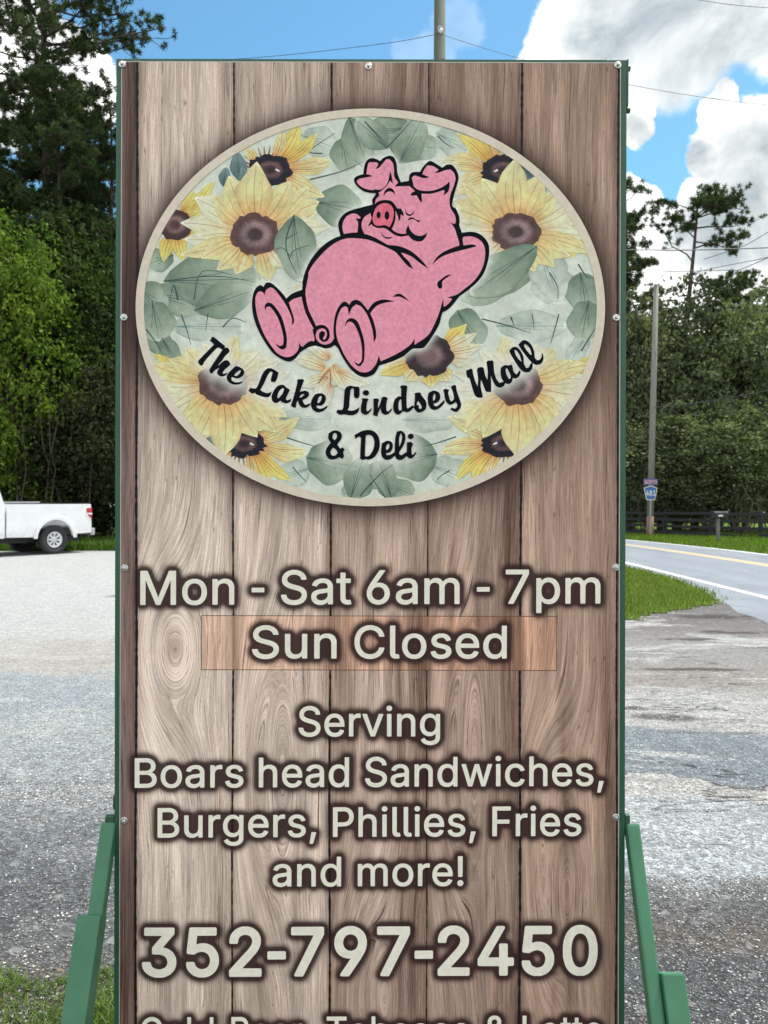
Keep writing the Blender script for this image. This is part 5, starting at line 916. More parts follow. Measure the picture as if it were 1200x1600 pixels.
glyphs = [  # (outer, holes) of the script title
 (tr('T1', [(335, 85), (375, 90), (590, 260), (570, 300), (530, 325), (470, 285), (430, 300), (330, 400), (200, 550), (165, 620), (130, 620), (95, 590), (80, 535), (100, 515), (250, 360), (380, 225), (360, 205), (300, 155), (325, 120)]), []),
 (tr('T1', [(600, 285), (640, 295), (668, 335), (660, 375), (590, 440), (530, 530), (460, 610), (460, 625), (550, 545), (600, 522), (650, 535), (680, 580), (675, 620), (590, 690), (540, 750), (555, 780), (600, 765), (637, 756), (610, 800), (540, 828), (480, 815), (440, 770), (445, 720), (480, 665), (400, 710), (345, 775), (310, 760), (288, 715), (310, 670), (420, 500), (550, 310)]), []),
 (tr('T1', [(785, 630), (850, 645), (920, 690), (950, 745), (930, 800), (870, 850), (800, 865), (730, 840), (705, 850), (710, 900), (760, 930), (840, 935), (925, 912), (900, 950), (840, 975), (750, 978), (680, 950), (630, 900), (618, 830), (650, 760), (720, 690)]), [tr('T1', [(860, 710), (885, 715), (860, 770), (810, 815), (755, 810), (790, 760)])]),
 (tr('T2', [(290, 145), (340, 135), (400, 160), (450, 195), (425, 290), (395, 325), (350, 315), (345, 290), (370, 190), (340, 180), (300, 240), (250, 350), (205, 430), (250, 455), (300, 470), (362, 448), (340, 500), (310, 525), (250, 520), (160, 490), (130, 465), (100, 480), (45, 440), (70, 400), (130, 408), (155, 400), (200, 300), (240, 200)]), []),
 (tr('T2', [(470, 360), (520, 360), (545, 385), (605, 425), (570, 490), (545, 550), (570, 565), (622, 543), (610, 580), (560, 605), (500, 590), (475, 570), (440, 595), (400, 600), (365, 570), (358, 500), (390, 430), (430, 380)]), [tr('T2', [(500, 405), (525, 410), (510, 460), (470, 520), (440, 540), (435, 500), (460, 440)])]),
 (tr('T2', [(700, 285), (770, 280), (790, 295), (770, 350), (735, 450), (800, 435), (850, 450), (858, 490), (830, 530), (770, 560), (790, 610), (820, 625), (882, 598), (860, 640), (800, 665), (750, 650), (720, 610), (710, 565), (690, 600), (680, 665), (640, 655), (615, 635), (640, 560), (670, 450), (700, 330)]), [tr('T2', [(785, 475), (795, 490), (760, 520), (730, 530), (745, 495)])]),
 (tr('T2', [(950, 480), (1010, 470), (1065, 490), (1085, 540), (1060, 610), (1010, 635), (960, 630), (960, 660), (990, 675), (1040, 670), (1107, 630), (1095, 665), (1040, 710), (980, 722), (920, 700), (885, 640), (890, 570), (920, 510)]), [tr('T2', [(1010, 500), (1030, 515), (1015, 570), (985, 605), (970, 590), (985, 530)])]),
 (tr('T3', [(250, 210), (300, 195), (350, 208), (400, 205), (418, 230), (418, 330), (400, 360), (370, 365), (345, 340), (345, 240), (320, 225), (300, 260), (285, 400), (280, 480), (260, 520), (300, 530), (360, 520), (422, 483), (400, 550), (350, 585), (280, 590), (210, 578), (160, 585), (110, 555), (120, 520), (190, 520), (205, 470), (215, 300), (225, 240)]), []),
 (ell('T3', 505, 290, 43, 36), []),
 (tr('T3', [(450, 365), (500, 362), (542, 375), (520, 420), (510, 520), (530, 540), (584, 493), (575, 530), (520, 580), (480, 580), (440, 550), (438, 480), (455, 400)]), []),
 (tr('T3', [(605, 370), (650, 365), (680, 380), (668, 430), (665, 500), (690, 450), (720, 350), (760, 342), (797, 360), (780, 430), (780, 520), (800, 540), (860, 488), (840, 540), (790, 580), (750, 580), (715, 550), (700, 490), (670, 560), (660, 605), (640, 600), (602, 590), (608, 500), (605, 400)]), []),
 (tr('T3', [(1010, 188), (1055, 195), (1058, 220), (1050, 300), (1050, 480), (1065, 500), (1130, 455), (1150, 480), (1100, 530), (1060, 548), (1000, 535), (960, 575), (920, 582), (880, 540), (870, 470), (890, 380), (940, 335), (975, 340), (978, 230), (960, 215), (975, 190)]), [tr('T3', [(965, 375), (980, 380), (985, 520), (955, 530), (940, 490), (945, 410)])]),
 (tr('T4', [(380, 300), (420, 285), (465, 285), (475, 320), (530, 390), (545, 450), (530, 510), (480, 545), (430, 552), (395, 520), (380, 490), (345, 490), (360, 465), (380, 470), (390, 330)]), [tr('T4', [(432, 395), (465, 440), (482, 480), (465, 505), (445, 500), (440, 455), (412, 450), (418, 420)])]),
 (tr('T4', [(580, 285), (640, 258), (700, 275), (725, 310), (725, 370), (690, 415), (640, 430), (645, 460), (690, 465), (782, 383), (785, 420), (740, 475), (680, 512), (620, 510), (575, 460), (560, 380), (565, 310)]), [tr('T4', [(645, 295), (665, 320), (660, 370), (635, 400), (630, 350)])]),
 (tr('T4', [(765, 250), (800, 235), (850, 248), (835, 280), (850, 360), (870, 400), (890, 395), (915, 370), (900, 290), (870, 210), (905, 182), (940, 190), (950, 260), (990, 380), (1010, 440), (1000, 490), (960, 540), (920, 540), (865, 510), (875, 485), (930, 500), (955, 470), (950, 430), (935, 410), (890, 440), (850, 445), (810, 410), (790, 360), (780, 290)]), []),
 (tr('T5', [(45, 590), (110, 562), (130, 575), (140, 640), (170, 740), (200, 800), (205, 700), (190, 580), (205, 548), (260, 540), (280, 560), (300, 650), (330, 710), (335, 600), (315, 480), (340, 455), (400, 455), (412, 480), (420, 600), (450, 700), (490, 755), (550, 735), (570, 755), (545, 800), (490, 817), (440, 790), (400, 720), (375, 655), (380, 750), (380, 875), (320, 875), (300, 850), (270, 770), (245, 710), (240, 800), (272, 945), (230, 955), (170, 930), (140, 860), (90, 690), (62, 685), (45, 620)]), []),
 (tr('T5', [(510, 550), (560, 515), (610, 520), (650, 505), (665, 530), (680, 600), (720, 640), (766, 578), (775, 610), (750, 670), (710, 693), (670, 690), (655, 745), (610, 768), (560, 750), (520, 690), (505, 610)]), [tr('T5', [(580, 555), (600, 570), (640, 650), (640, 690), (620, 700), (590, 650), (575, 590)])]),
 (tr('T5', [(620, 320), (670, 275), (720, 275), (770, 320), (810, 400), (820, 500), (850, 555), (880, 545), (912, 490), (935, 480), (930, 560), (890, 610), (830, 610), (780, 580), (720, 500), (670, 420), (640, 370)]), [tr('T5', [(690, 315), (720, 320), (760, 380), (785, 470), (750, 440), (710, 380)])]),
 (tr('T5', [(745, 240), (800, 185), (860, 190), (920, 250), (955, 330), (965, 420), (1000, 450), (1030, 440), (1055, 400), (1052, 346), (1078, 385), (1075, 450), (1040, 500), (980, 510), (930, 485), (870, 420), (800, 330)]), [tr('T5', [(825, 230), (860, 245), (900, 300), (925, 380), (900, 370), (850, 310), (820, 260)])]),
 (tr('T6', [(170, 98), (230, 100), (270, 135), (270, 190), (240, 230), (220, 260), (255, 310), (280, 292), (308, 320), (290, 350), (298, 395), (280, 430), (245, 408), (200, 430), (140, 435), (95, 395), (85, 340), (105, 290), (145, 240), (115, 190), (120, 130)]), [tr('T6', [(190, 122), (215, 140), (212, 185), (190, 210), (165, 185), (170, 140)]), tr('T6', [(175, 295), (205, 320), (228, 360), (190, 390), (155, 385), (140, 350), (155, 315)])]),
 (tr('T6', [(420, 150), (500, 105), (580, 88), (650, 105), (700, 160), (718, 240), (705, 330), (660, 400), (600, 435), (550, 430), (520, 440), (488, 425), (490, 350), (498, 180), (480, 165), (450, 180), (435, 200)]), [tr('T6', [(560, 150), (600, 145), (640, 175), (655, 240), (640, 320), (600, 385), (565, 400), (545, 395), (552, 180)])]),
 (tr('T6', [(800, 215), (850, 225), (870, 260), (865, 310), (835, 350), (790, 360), (800, 385), (850, 375), (898, 340), (902, 385), (850, 425), (800, 440), (750, 410), (732, 340), (745, 245)]), [tr('T6', [(820, 245), (832, 270), (820, 310), (795, 325), (792, 280)])]),
 (tr('T6', [(920, 105), (970, 95), (1010, 130), (1018, 190), (1000, 260), (950, 340), (945, 370), (970, 385), (1032, 345), (1032, 390), (980, 435), (930, 435), (900, 400), (893, 300), (900, 180)]), [tr('T6', [(965, 120), (980, 170), (970, 230), (945, 290), (945, 180)])]),
 (ell('T6', 1080, 163, 34, 32), []),
 (tr('T6', [(1035, 235), (1080, 225), (1110, 250), (1090, 300), (1092, 370), (1105, 380), (1146, 338), (1140, 370), (1100, 415), (1060, 418), (1030, 390), (1035, 300)]), []),
]
GL = [([smooth_loop(o, 50)] + [smooth_loop(h, 60) for h in hs]) for o, hs in glyphs]

# ---- rasters used for the printed glows (numpy only)
def gauss(A, s):
    r = int(3 * s); k = np.exp(-.5 * (np.arange(-r, r + 1) / s) ** 2); k /= k.sum()
    for ax in (0, 1):
        A = np.moveaxis(A, ax, 0); pad = np.pad(A, ((r, r), (0, 0))); out = np.zeros_like(A)
        for i, w in enumerate(k): out += w * pad[i:i + A.shape[0]]
        A = np.moveaxis(out, 0, ax)
    return A
X0, Y0 = 170, 80; RW, RH = 820, 1640
gx, gy = np.meshgrid(np.arange(RW) + X0 + .5, np.arange(RH) + Y0 + .5)
def rast_poly(mask, loops):
    allp = np.concatenate(loops); a = np.floor(allp.min(0)).astype(int) - 1; b = np.ceil(allp.max(0)).astype(int) + 1
    sl_ = (slice(a[1] - Y0, b[1] - Y0), slice(a[0] - X0, b[0] - X0)); P = np.c_[gx[sl_].ravel(), gy[sl_].ravel()]
    ins = np.zeros(len(P), bool)
    for L in loops: ins ^= in_poly(P, [tuple(p) for p in L])
    mask[sl_] = np.maximum(mask[sl_], ins.reshape(gx[sl_].shape))
def rast_tris(mask, V, T):
    for t in T:
        p = V[t]; a = np.floor(p.min(0)).astype(int); b = np.ceil(p.max(0)).astype(int) + 1
        ys, xs = slice(max(a[1] - Y0, 0), b[1] - Y0), slice(a[0] - X0, b[0] - X0); x = gx[ys, xs]; y = gy[ys, xs]
        if x.size == 0: continue
        e = [(p[(i + 1) % 3, 0] - p[i, 0]) * (y - p[i, 1]) - (p[(i + 1) % 3, 1] - p[i, 1]) * (x - p[i, 0]) for i in range(3)]
        ins = ((e[0] >= 0) & (e[1] >= 0) & (e[2] >= 0)) | ((e[0] <= 0) & (e[1] <= 0) & (e[2] <= 0)); mask[ys, xs] |= ins
def dil(A, r):
    out = A.copy()
    for dy in range(-r, r + 1):
        w = int(math.sqrt(r * r - dy * dy)); row = np.roll(A, dy, 0)
        acc = row.copy()
        for dx in range(1, w + 1): acc |= np.roll(row, dx, 1) | np.roll(row, -dx, 1)
        out |= acc
    return out
LINES = [  # name, baseline at x=217 and x=936, cap height, heavy, words with their left and right ends
  ('hours_lettering', 946.2, 942.2, 53.5, 0, [('Mon', 217, 364), ('-', 391, 411), ('Sat', 437, 547), ('6am', 571, 716), ('-', 743, 763), ('7pm', 788, 936)]),
  ('closed_day_lettering', 1030, 1028, 51.5, 0, [('Sun', 392, 524), ('Closed', 552, 790)]),
  ('serving_lettering', 1151.5, 1150, 47, 0, [('Serving', 465, 686)]),
  ('food_lettering', 1232, 1227, 46.5, 0, [('Boars', 209, 379), ('head', 403, 544), ('Sandwiches,', 569, 942)]),
  ('food_lettering', 1310, 1305, 46.5, 0, [('Burgers,', 245, 493), ('Phillies,', 519, 742), ('Fries', 768, 907)]),
  ('food_lettering', 1387, 1382.5, 46.5, 0, [('and', 425, 532), ('more!', 558, 723)]),
  ('phone_number_lettering', 1526.5, 1521.5, 75, 1, [('352', 221, 408), ('-', 417, 446), ('797', 454, 640), ('-', 647, 676), ('2450', 683, 933)]),
  ('goods_lettering', 1637, 1632, 46.5, 0, [('Cold', 219, 333), ('Beer,', 361, 484), ('Tobacco', 510, 734), ('&', 758, 792), ('Lotto', 816, 941)])]
mask = np.zeros((RH, RW), bool); TXT = []
for nm, y0, y1, cap, of, words in LINES:
    L_ = []
    for w_, a, b in words:
        ya, yb = (y0 + (y1 - y0) * (q - 217) / 719 for q in (a, b)); L_ += text_letters(w_, a, b, ya, yb, cap, of)
    TXT.append((L_, nm))
    for V, Z, T in L_: rast_tris(mask, V, T)
halo = gauss(dil(mask, 8).astype(np.float32), 3.7); halo = np.clip(halo * 1.4, 0, 1)
gm = np.zeros((RH, RW), bool); pm_ = np.zeros((RH, RW), bool)
for loops in GL: rast_poly(gm, loops)
sil = smooth_loop(pig_sil, 50); rast_poly(pm_, [sil])
gl_t = np.clip(gauss(dil(gm, 5).astype(np.float32), 8.5) * 1.2, 0, 1); gl_p = np.clip(gauss(dil(pm_, 3).astype(np.float32), 4.5) * 1.2, 0, 1) * .97
glow = np.maximum(gl_t * .92, gl_p)
def samp(A, x, y):
    fx = np.clip(x - X0 - .5, 0, RW - 2.001); fy = np.clip(y - Y0 - .5, 0, RH - 2.001); i = fx.astype(int); j = fy.astype(int); u = fx - i; v = fy - j
    return A[j, i] * (1 - u) * (1 - v) + A[j, i + 1] * u * (1 - v) + A[j + 1, i] * (1 - u) * v + A[j + 1, i + 1] * u * v

# ---- printed plank face
EC = (575.5, 480.5); EA, EB = 366.5, 310.5
SEAMS = [211, 362, 514, 665.5, 811, 962]
def plank_sheet(name, x0, x1, y0, y1, z, tint=None, edge=None, step=3.0):
    nx = int((x1 - x0) / step) + 1; ny = int((y1 - y0) / step) + 1
    xs = np.linspace(x0, x1, nx); ys = np.linspace(y0, y1, ny); X, Y = np.meshgrid(xs, ys); X = X.ravel(); Y = Y.ravel()
    pk = np.searchsorted(SEAMS, X)
    tones = np.array([(130, 112, 107), (208, 196, 184), (200, 186, 174), (180, 161, 148), (166, 146, 133), (174, 152, 137), (100, 90, 88)], float)
    t = tones[pk]
    def sn(a, b, seed):
        r = np.random.default_rng(seed); o = 0
        for i in range(6): o = o + np.sin(X * a * r.normal() + Y * b * r.normal() + r.uniform(0, 6.28) + pk * 2.1)
        return o / 6
    vert = np.interp(Y, [97, 400, 800, 1000, 1350, 1700], [.86, .89, .97, 1.02, 1.0, .90])
    dark = np.zeros_like(X)
    lum = vert * (1 + np.where(pk >= 3, 1.35, 1.0) * (.16 * sn(.05, .004, 3) + .11 * sn(.15, .008, 4)))
    for xc, wd, am in ((196, 12, .40), (348, 9, .24), (505, 7, .20), (541, 6, .16), (622, 7, .30), (648, 14, .36), (700, 6, .24), (772, 8, .30), (797, 13, .46), (868, 6, .26), (884, 4, .2), (948, 10, .30)):
        dk = am * np.exp(-((X - xc - 5 * np.sin(Y * .006 + xc)) / wd) ** 2) * (.65 + .5 * np.sin(Y * .0047 + xc * 1.7) + .25 * np.sin(Y * .013 + xc)).clip(0, 1.3); dark = np.maximum(dark, dk); lum = lum * (1 - dk * .30)
    # printed shading towards each joint
    for s in SEAMS: lum *= 1 - .30 * np.exp(-np.abs(X - s) / 6.0)
    g = X + 7 * sn(.012, .006, 5) + 2.0 * sn(.05, .016, 6) + pk * 900
    for xk, yk, wx, wy, q in [(272, 1015, 60, 120, .45), (440, 1210, 60, 220, .16), (600, 1560, 60, 150, .25), (885, 1260, 55, 110, .35), (885, 1395, 60, 180, .18), (740, 1190, 60, 260, .10)]:
        dx = X - xk; dy = Y - yk; w = np.exp(-((dx / wx) ** 2 * 1.2 + (dy / wy) ** 2)); same = np.searchsorted(SEAMS, xk) == pk
        Fk = np.sqrt(dx ** 2 + (q * dy) ** 2) ; w = np.where(same, np.clip(w * 1.5, 0, 1), 0)
        g = g * (1 - w) + w * (pk * 900 + xk + 1.25 * Fk)
        if (xk, yk) == (272, 1015): lum *= 1 - .30 * np.exp(-((dx / 16) ** 2 + (dy / 26) ** 2)) * same
    warm = np.clip((1 - np.asarray(lum)) * 1.4, 0, .5)[:, None] * np.array((0, .14, .24)); col = (1 - warm) * lin(t) / KF * (1.03, 1.04, 1.0) * (np.asarray(lum) ** 1.6)[:, None]
    if tint is not None:
        col = col * np.asarray(tint) * (1 + .12 * np.sin(X * .045 + 1.3))[:, None]
        if edge: e = np.minimum.reduce([X - x0, x1 - X, Y - y0, y1 - Y]); col = col * np.where(e < edge, .35, 1)[:, None]
    re = np.sqrt(((X - EC[0]) / EA) ** 2 + ((Y - EC[1] - 3) / EB) ** 2); dd = np.clip((re - 1) * 330, 0, 200)
    h2 = np.exp(-(dd / 26.0) ** 1.35) * .93
    h = np.maximum(samp(halo, X, Y) * .97, h2)
    i, j = np.meshgrid(np.arange(nx - 1), np.arange(ny - 1)); a = (j * nx + i).ravel(); Fc = np.stack([a, a + nx, a + nx + 1, a + 1], 1)
    return mesh_np(name, locn(np.c_[X, Y], z), Fc, col, {'dark': dark, 'halo': h, 'grain': np.stack([g, Y, pk * 1.0], 1)})
def wood_mat():
    n = new_mat('printed_planks'); g = attr(n, 'grain', 'Vector'); c = attr(n, 'col'); h = attr(n, 'halo', 'Fac')
    f1 = n.noise(n.scale(g, (.55, .012, 1)), 1, 6, .7); f2 = n.noise(n.scale(g, (.14, .0035, 1)), 1, 5, .62, .3); f3 = n.noise(n.scale(g, (1.1, .16, 1)), 1, 4, .8)
    f4 = n.noise(n.scale(g, (.045, .0022, 1)), 1, 3, .5)
    k = n.math('MULTIPLY', n.rng(f1, .30, .70, .52, 1.45), n.rng(f2, .3, .7, .74, 1.24)); k = n.math('MULTIPLY', k, n.rng(f3, .3, .7, .80, 1.18)); k = n.math('MULTIPLY', k, n.rng(f4, .35, .65, .78, 1.20))
    c2 = n.scale(c, n.comb(k, k, k))
    dk = n.math('MULTIPLY', attr(n, 'dark', 'Fac'), n.rng(n.noise(n.scale(g, (.42, .006, 1)), 1, 5, .7), .36, .62, 0, 2.4), clamp=True)
    c2 = n.mix(dk, c2, n.scale(c2, (.34, .25, .20)))
    # reddish growth bands
    c2 = n.mix(n.rng(f2, .52, .66, 0, .38), c2, n.scale(c2, (.90, .78, .72)))
    # growth-ring lines
    r = n.math('FRACT', n.math('MULTIPLY', f4, 9.0)); ln_ = n.rng(n.math('ABSOLUTE', n.math('SUBTRACT', r, .5)), .0, .06, 1, 0, True)
    ln_ = n.math('MULTIPLY', ln_, n.rng(f2, .42, .58, .0, .8)); c2 = n.mix(ln_, c2, n.scale(c2, (.38, .32, .30)))
    q = n.math('FRACT', n.math('MULTIPLY', n.math('ADD', n.scale(g, (1, 0, 0)), 0.0), .085))
    sx = n.add('ShaderNodeSeparateXYZ'); n.put(sx.inputs[0], g)
    q = n.math('FRACT', n.math('ADD', n.math('MULTIPLY', sx.outputs[0], .082), n.math('MULTIPLY', f2, 2.2)))
    l2 = n.math('MULTIPLY', n.rng(n.math('ABSOLUTE', n.math('SUBTRACT', q, .5)), .0, .07, 1, 0, True), n.rng(f1, .42, .62, 0, .62))
    c2 = n.mix(l2, c2, n.scale(c2, (.34, .27, .25)))
    # dark checks
    ck_ = n.noise(n.scale(g, (.30, .0045, 1)), 1, 3, .6); c2 = n.mix(n.rng(ck_, .64, .68, 0, .8, True), c2, tuple(SF(52, 38, 36)))
    c2 = n.mix(h, c2, tuple(SF(50, 32, 31)))
    n.put(n.b.inputs['Base Color'], c2); n.b.inputs['Roughness'].default_value = .55; n.b.inputs['Specular IOR Level'].default_value = .2
    return n.m
M_wood = wood_mat()
def ink_mat(name, rgb, blot=.06, rough=.45, scale=90, spec=.2):
    n = new_mat(name); v = obj_vec(n); a = n.noise(v, scale, 5, .65); b = n.noise(v, scale * .25, 3, .6)
    kk = n.math('MULTIPLY', n.rng(a, .35, .65, 1 - blot, 1 + blot), n.rng(b, .35, .65, 1 - blot * .6, 1 + blot * .6))
    n.put(n.b.inputs['Base Color'], n.scale(tuple(SF(*rgb)), n.comb(kk, kk, kk))); n.b.inputs['Roughness'].default_value = rough; n.b.inputs['Specular IOR Level'].default_value = spec
    return n.m
M_cream = ink_mat('cream_ink', (222, 219, 203), .05, .5, 60); M_ring = ink_mat('ivory_ink', (203, 198, 180), .05, .5, 60)
M_ink = ink_mat('black_ink', (14, 19, 24), .12, .6, 90, .05); M_pink_ink = ink_mat('pink_ink', (214, 143, 162), .10, .5, 110); M_snout = ink_mat('rose_ink', (206, 104, 122), .12, .5, 60)
M_edge = simple('panel_edge', (.62, .62, .60), .5)

PX0, PX1, PY0, PY1 = 186.5, 965.0, 97.5, 1688.0
panel = MB(); a = loc2(PX0 - 1.2, PY1 + .5); b = loc2(PX1 + 1.2, PY0 - 1.2)
panel.box(a[0], b[0], .0006, .0035, a[2], b[2]); panel.build('backing_panel', M_edge, sign)
link('printed_face', plank_sheet('printed_face', PX0, PX1, PY0, PY1, 0.0), M_wood, sign)
# joints between the printed planks
sm = Acc()
for s, w in zip(SEAMS, (3.0, 2.1, 2.6, 1.5, 3.0, 2.2)):
    ys = np.arange(PY0 + .5, PY1, 6.0); rr = RNG.normal(0, .35, len(ys)); dr = .6 * np.sin(ys * .01 + s)
    ww = w * 1.3 * (1 + .25 * RNG.normal(size=len(ys)).clip(-1, 1)); Lx = s + dr + rr * .3 - ww / 2; Rx = Lx + ww
    XY = np.concatenate([np.c_[Lx, ys], np.c_[Rx, ys]]); n_ = len(ys); i = np.arange(n_ - 1)
    T = np.concatenate([np.stack([i, n_ + i, n_ + i + 1], 1), np.stack([i, n_ + i + 1, i + 1], 1)])
    sm.add(locn(XY, .05), T, SF(30, 21, 21))
n = new_mat('printed_colour'); n.put(n.b.inputs['Base Color'], attr(n, 'col')); n.b.inputs['Roughness'].default_value = .5; n.b.inputs['Specular IOR Level'].default_value = .2; M_print = n.m
tag(sm.build('plank_joint_lines', M_print, sign), kind='stuff')
# patch over the Sunday line
patch = plank_sheet('printed_patch', 313, 868, 962.5, 1047, .10, (1.12, .93, .84), None, 2.6)
po = link('hours_patch', patch, M_wood, sign); po['label'] = 'reddish rectangular patch stuck over the plank print'
e = Acc()
for (xa, ya), (xb, yb) in [((313, 962.5), (868, 962.5)), ((868, 962.5), (868, 1047)), ((868, 1047), (313, 1047)), ((313, 1047), (313, 962.5))]:
    d = np.array([xb - xa, yb - ya]); d = d / np.linalg.norm(d); nn = np.array([-d[1], d[0]]) * .55
    Q = np.array([(xa, ya) - nn, (xb, yb) - nn, (xb, yb) + nn, (xa, ya) + nn]); e.add(locn(Q, .12), [(0, 1, 2), (0, 2, 3)], SF(84, 60, 52))
e.build('patch_outline', M_print, sign)
for L_, nm in TXT:
    ln_o = link(nm, None, None, sign)
    for V, Z, T in L_: link('letter', mesh_np('letter', locn(V, .16 + Z * .01), T), M_cream, ln_o)

# ---- oval print
AIN, BIN = 353.5, 298.0
art_z = [.12]
def clipE(P):
    d = P - EC; r = np.sqrt((d[:, 0] / (AIN + 3)) ** 2 + (d[:, 1] / (BIN + 3)) ** 2); f = np.where(r > 1, 1 / r, 1); return EC + d * f[:, None]
MINT = SF(215, 226, 213)
def finish(P, C):
    gsm = samp(glow, P[:, 0], P[:, 1])[:, None] * .92; return C * (1 - gsm) + MINT * gsm
def grid_tris(nu, nv):
    i, j = np.meshgrid(np.arange(nu - 1), np.arange(nv - 1), indexing='ij'); a = (i * nv + j).ravel()
    return np.concatenate([np.stack([a, a + nv, a + nv + 1], 1), np.stack([a, a + nv + 1, a + 1], 1)])
def addp(acc, P, T, C, dz=.003):
    P = clipE(P); art_z[0] += dz; acc.add(locn(P, art_z[0]), T, finish(P, np.clip(C, 0, .85)))
def stroke(acc, pts, w0, w1, col, k=9, dz=.002):
    P = np.array(dense([tuple(p) for p in pts], max(2, k // max(1, len(pts) - 1)))) if len(pts) > 2 else np.linspace(pts[0], pts[1], k)
    d = np.gradient(P, axis=0); d /= np.maximum(np.linalg.norm(d, axis=1), 1e-6)[:, None]; nn = np.c_[-d[:, 1], d[:, 0]]; m = len(P)
    w = np.linspace(w0, w1, m)[:, None] / 2; Q = np.concatenate([P - nn * w, P + nn * w]); i = np.arange(m - 1)
    T = np.concatenate([np.stack([i, m + i, m + i + 1], 1), np.stack([i, m + i + 1, i + 1], 1)])
    addp(acc, Q, T, np.tile(np.asarray(col), (2 * m, 1)), dz)
def petal(acc, b, t, w, c_base, c_mid, c_tip, bend=0., seed=0, kind='petal', veins=True, vc=None):
    r = np.random.default_rng(seed); b = np.array(b, float); t = np.array(t, float); L = np.linalg.norm(t - b); d = (t - b) / L; nrm = np.array([-d[1], d[0]])
    nu, nv = 9, 15; u = np.linspace(-1, 1, nu); v = np.linspace(0, 1, nv); U, Vv = np.meshgrid(u, v, indexing='ij')
    if kind == 'petal': prof = np.interp(v, [0, .12, .35, .55, .75, .9, 1], [.30, .60, .95, 1, .68, .30, .0])
    else: prof = np.interp(v, [0, .08, .25, .5, .75, .92, 1], [.0, .42, .85, 1, .85, .45, .0]) if kind == 'leaf' else np.sqrt(np.clip(1 - (2 * v - 1) ** 2, 0, 1))
    pj = prof * (1 + .10 * np.sin(v * 9 + r.uniform(0, 6))); cen = b[None] + d[None] * (v * L)[:, None] + nrm[None] * (bend * L * np.sin(v * np.pi))[:, None]
    P = cen[None, :, :] + nrm[None, None, :] * (U * pj[None, :] * w)[..., None]
    cb, cm, ct = map(np.asarray, (c_base, c_mid, c_tip)); q = Vv[..., None]
    C = np.where(q < .4, cb + (cm - cb) * (q / .4), cm + (ct - cm) * ((q - .4) / .6))
    wob = 1 + .10 * np.sin(U * 3 + r.uniform(0, 6)) * np.sin(Vv * 6 + r.uniform(0, 6)) + r.normal(0, .05, U.shape) - .16 * (np.abs(U) > .95)
    C = C * wob[..., None]
    addp(acc, P.reshape(-1, 2), grid_tris(nu, nv), C.reshape(-1, 3))
    if veins:
        vc = vc if vc is not None else SF(150, 112, 74)
        for du in ((0,) if w < 7 else (0, -.45, .45)):
            e_ = .93 if du == 0 else .7; idx = [int(f * (nv - 1)) for f in (.02, .3, .6, e_)]
            pts = [cen[i] + nrm * (du * pj[i] * w * (1.0 if kind == 'petal' else .9)) * (1 if kind == 'petal' else (i / nv)) for i in idx]
            stroke(acc, pts, 1.5 if du == 0 else .9, .5, vc if du == 0 else vc * 1.15, dz=.002 if du == 0 else .0006)
def disc(acc, c, rx, ry, cols, seed=0, rough=.08):
    r = np.random.default_rng(seed); nr, na = 9, 40; R = np.linspace(0, 1, nr); A = np.linspace(0, 2 * np.pi, na, endpoint=False)
    edge = 1 + rough * (np.sin(A * 7 + 1) * .4 + r.normal(0, .5, na)); RR, AA = np.meshgrid(R, A, indexing='ij'); q = RR * (1 + (edge[None] - 1) * RR)
    P = np.stack([c[0] + rx * q * np.cos(AA), c[1] + ry * q * np.sin(AA)], -1).reshape(-1, 2)
    i, j = np.meshgrid(np.arange(nr - 1), np.arange(na), indexing='ij'); a = (i * na + j).ravel(); b_ = (i * na + (j + 1) % na).ravel()
    T = np.concatenate([np.stack([a, a + na, b_ + na], 1), np.stack([a, b_ + na, b_], 1)])
    m0 = np.concatenate([np.ones(len(T) // 2, bool), i.ravel() > 0]); T = T[m0]
    C = np.stack([np.interp(RR, [0, .3, .42, .62, .75, 1], [k_[ch] for k_ in cols]) for ch in range(3)], -1) * (1 + r.normal(0, .10, RR.shape))[..., None]
    C = C * (1 + .25 * np.sin(AA * 1 + 2.2) * (RR > .35) * (RR < .7))[..., None]
    addp(acc, P, T, C.reshape(-1, 3))
YB, YM_, YT = SF(206, 160, 104), SF(218, 202, 142), SF(220, 213, 166)      # sunny petal
WB, WM, WT = SF(205, 168, 118), SF(219, 214, 176), SF(214, 218, 192)      # pale petal
SB, SM_, ST = SF(196, 148, 78), SF(216, 196, 108), SF(220, 208, 128)       # strong yellow
VB = SF(160, 118, 78)
class Pieces:
    """a run of printed pieces, each flushed to an object of its own"""
    def __init__(s): s.done = []; s.cur = Acc()
    def add(s, *a): s.cur.add(*a)
    def flush(s, name):
        if s.cur.V: s.done.append((name, s.cur)); s.cur = Acc()
leafs = Pieces(); flowers = Pieces()
# ground of the oval
P = [];  na = 96; rr_ = np.linspace(0, 1, 40)
AA = np.linspace(0, 2 * np.pi, na, endpoint=False); RR, A2 = np.meshgrid(rr_, AA, indexing='ij')
PP = np.stack([EC[0] + AIN * 1.012 * RR * np.cos(A2), EC[1] + BIN * 1.012 * RR * np.sin(A2)], -1).reshape(-1, 2)
i, j = np.meshgrid(np.arange(39), np.arange(na), indexing='ij'); a = (i * na + j).ravel(); b_ = (i * na + (j + 1) % na).ravel()
T = np.concatenate([np.stack([a, a + na, b_ + na], 1), np.stack([a, b_ + na, b_], 1)])
base = SF(198, 212, 197)[None] * (1 + .05 * np.sin(PP[:, 0] * .05) * np.sin(PP[:, 1] * .06 + 1))[:, None]
og = Acc(); og.add(locn(PP, .12), T, finish(PP, base))
GD, GM, GL_ = SF(102, 126, 108), SF(130, 152, 132), SF(166, 184, 166)
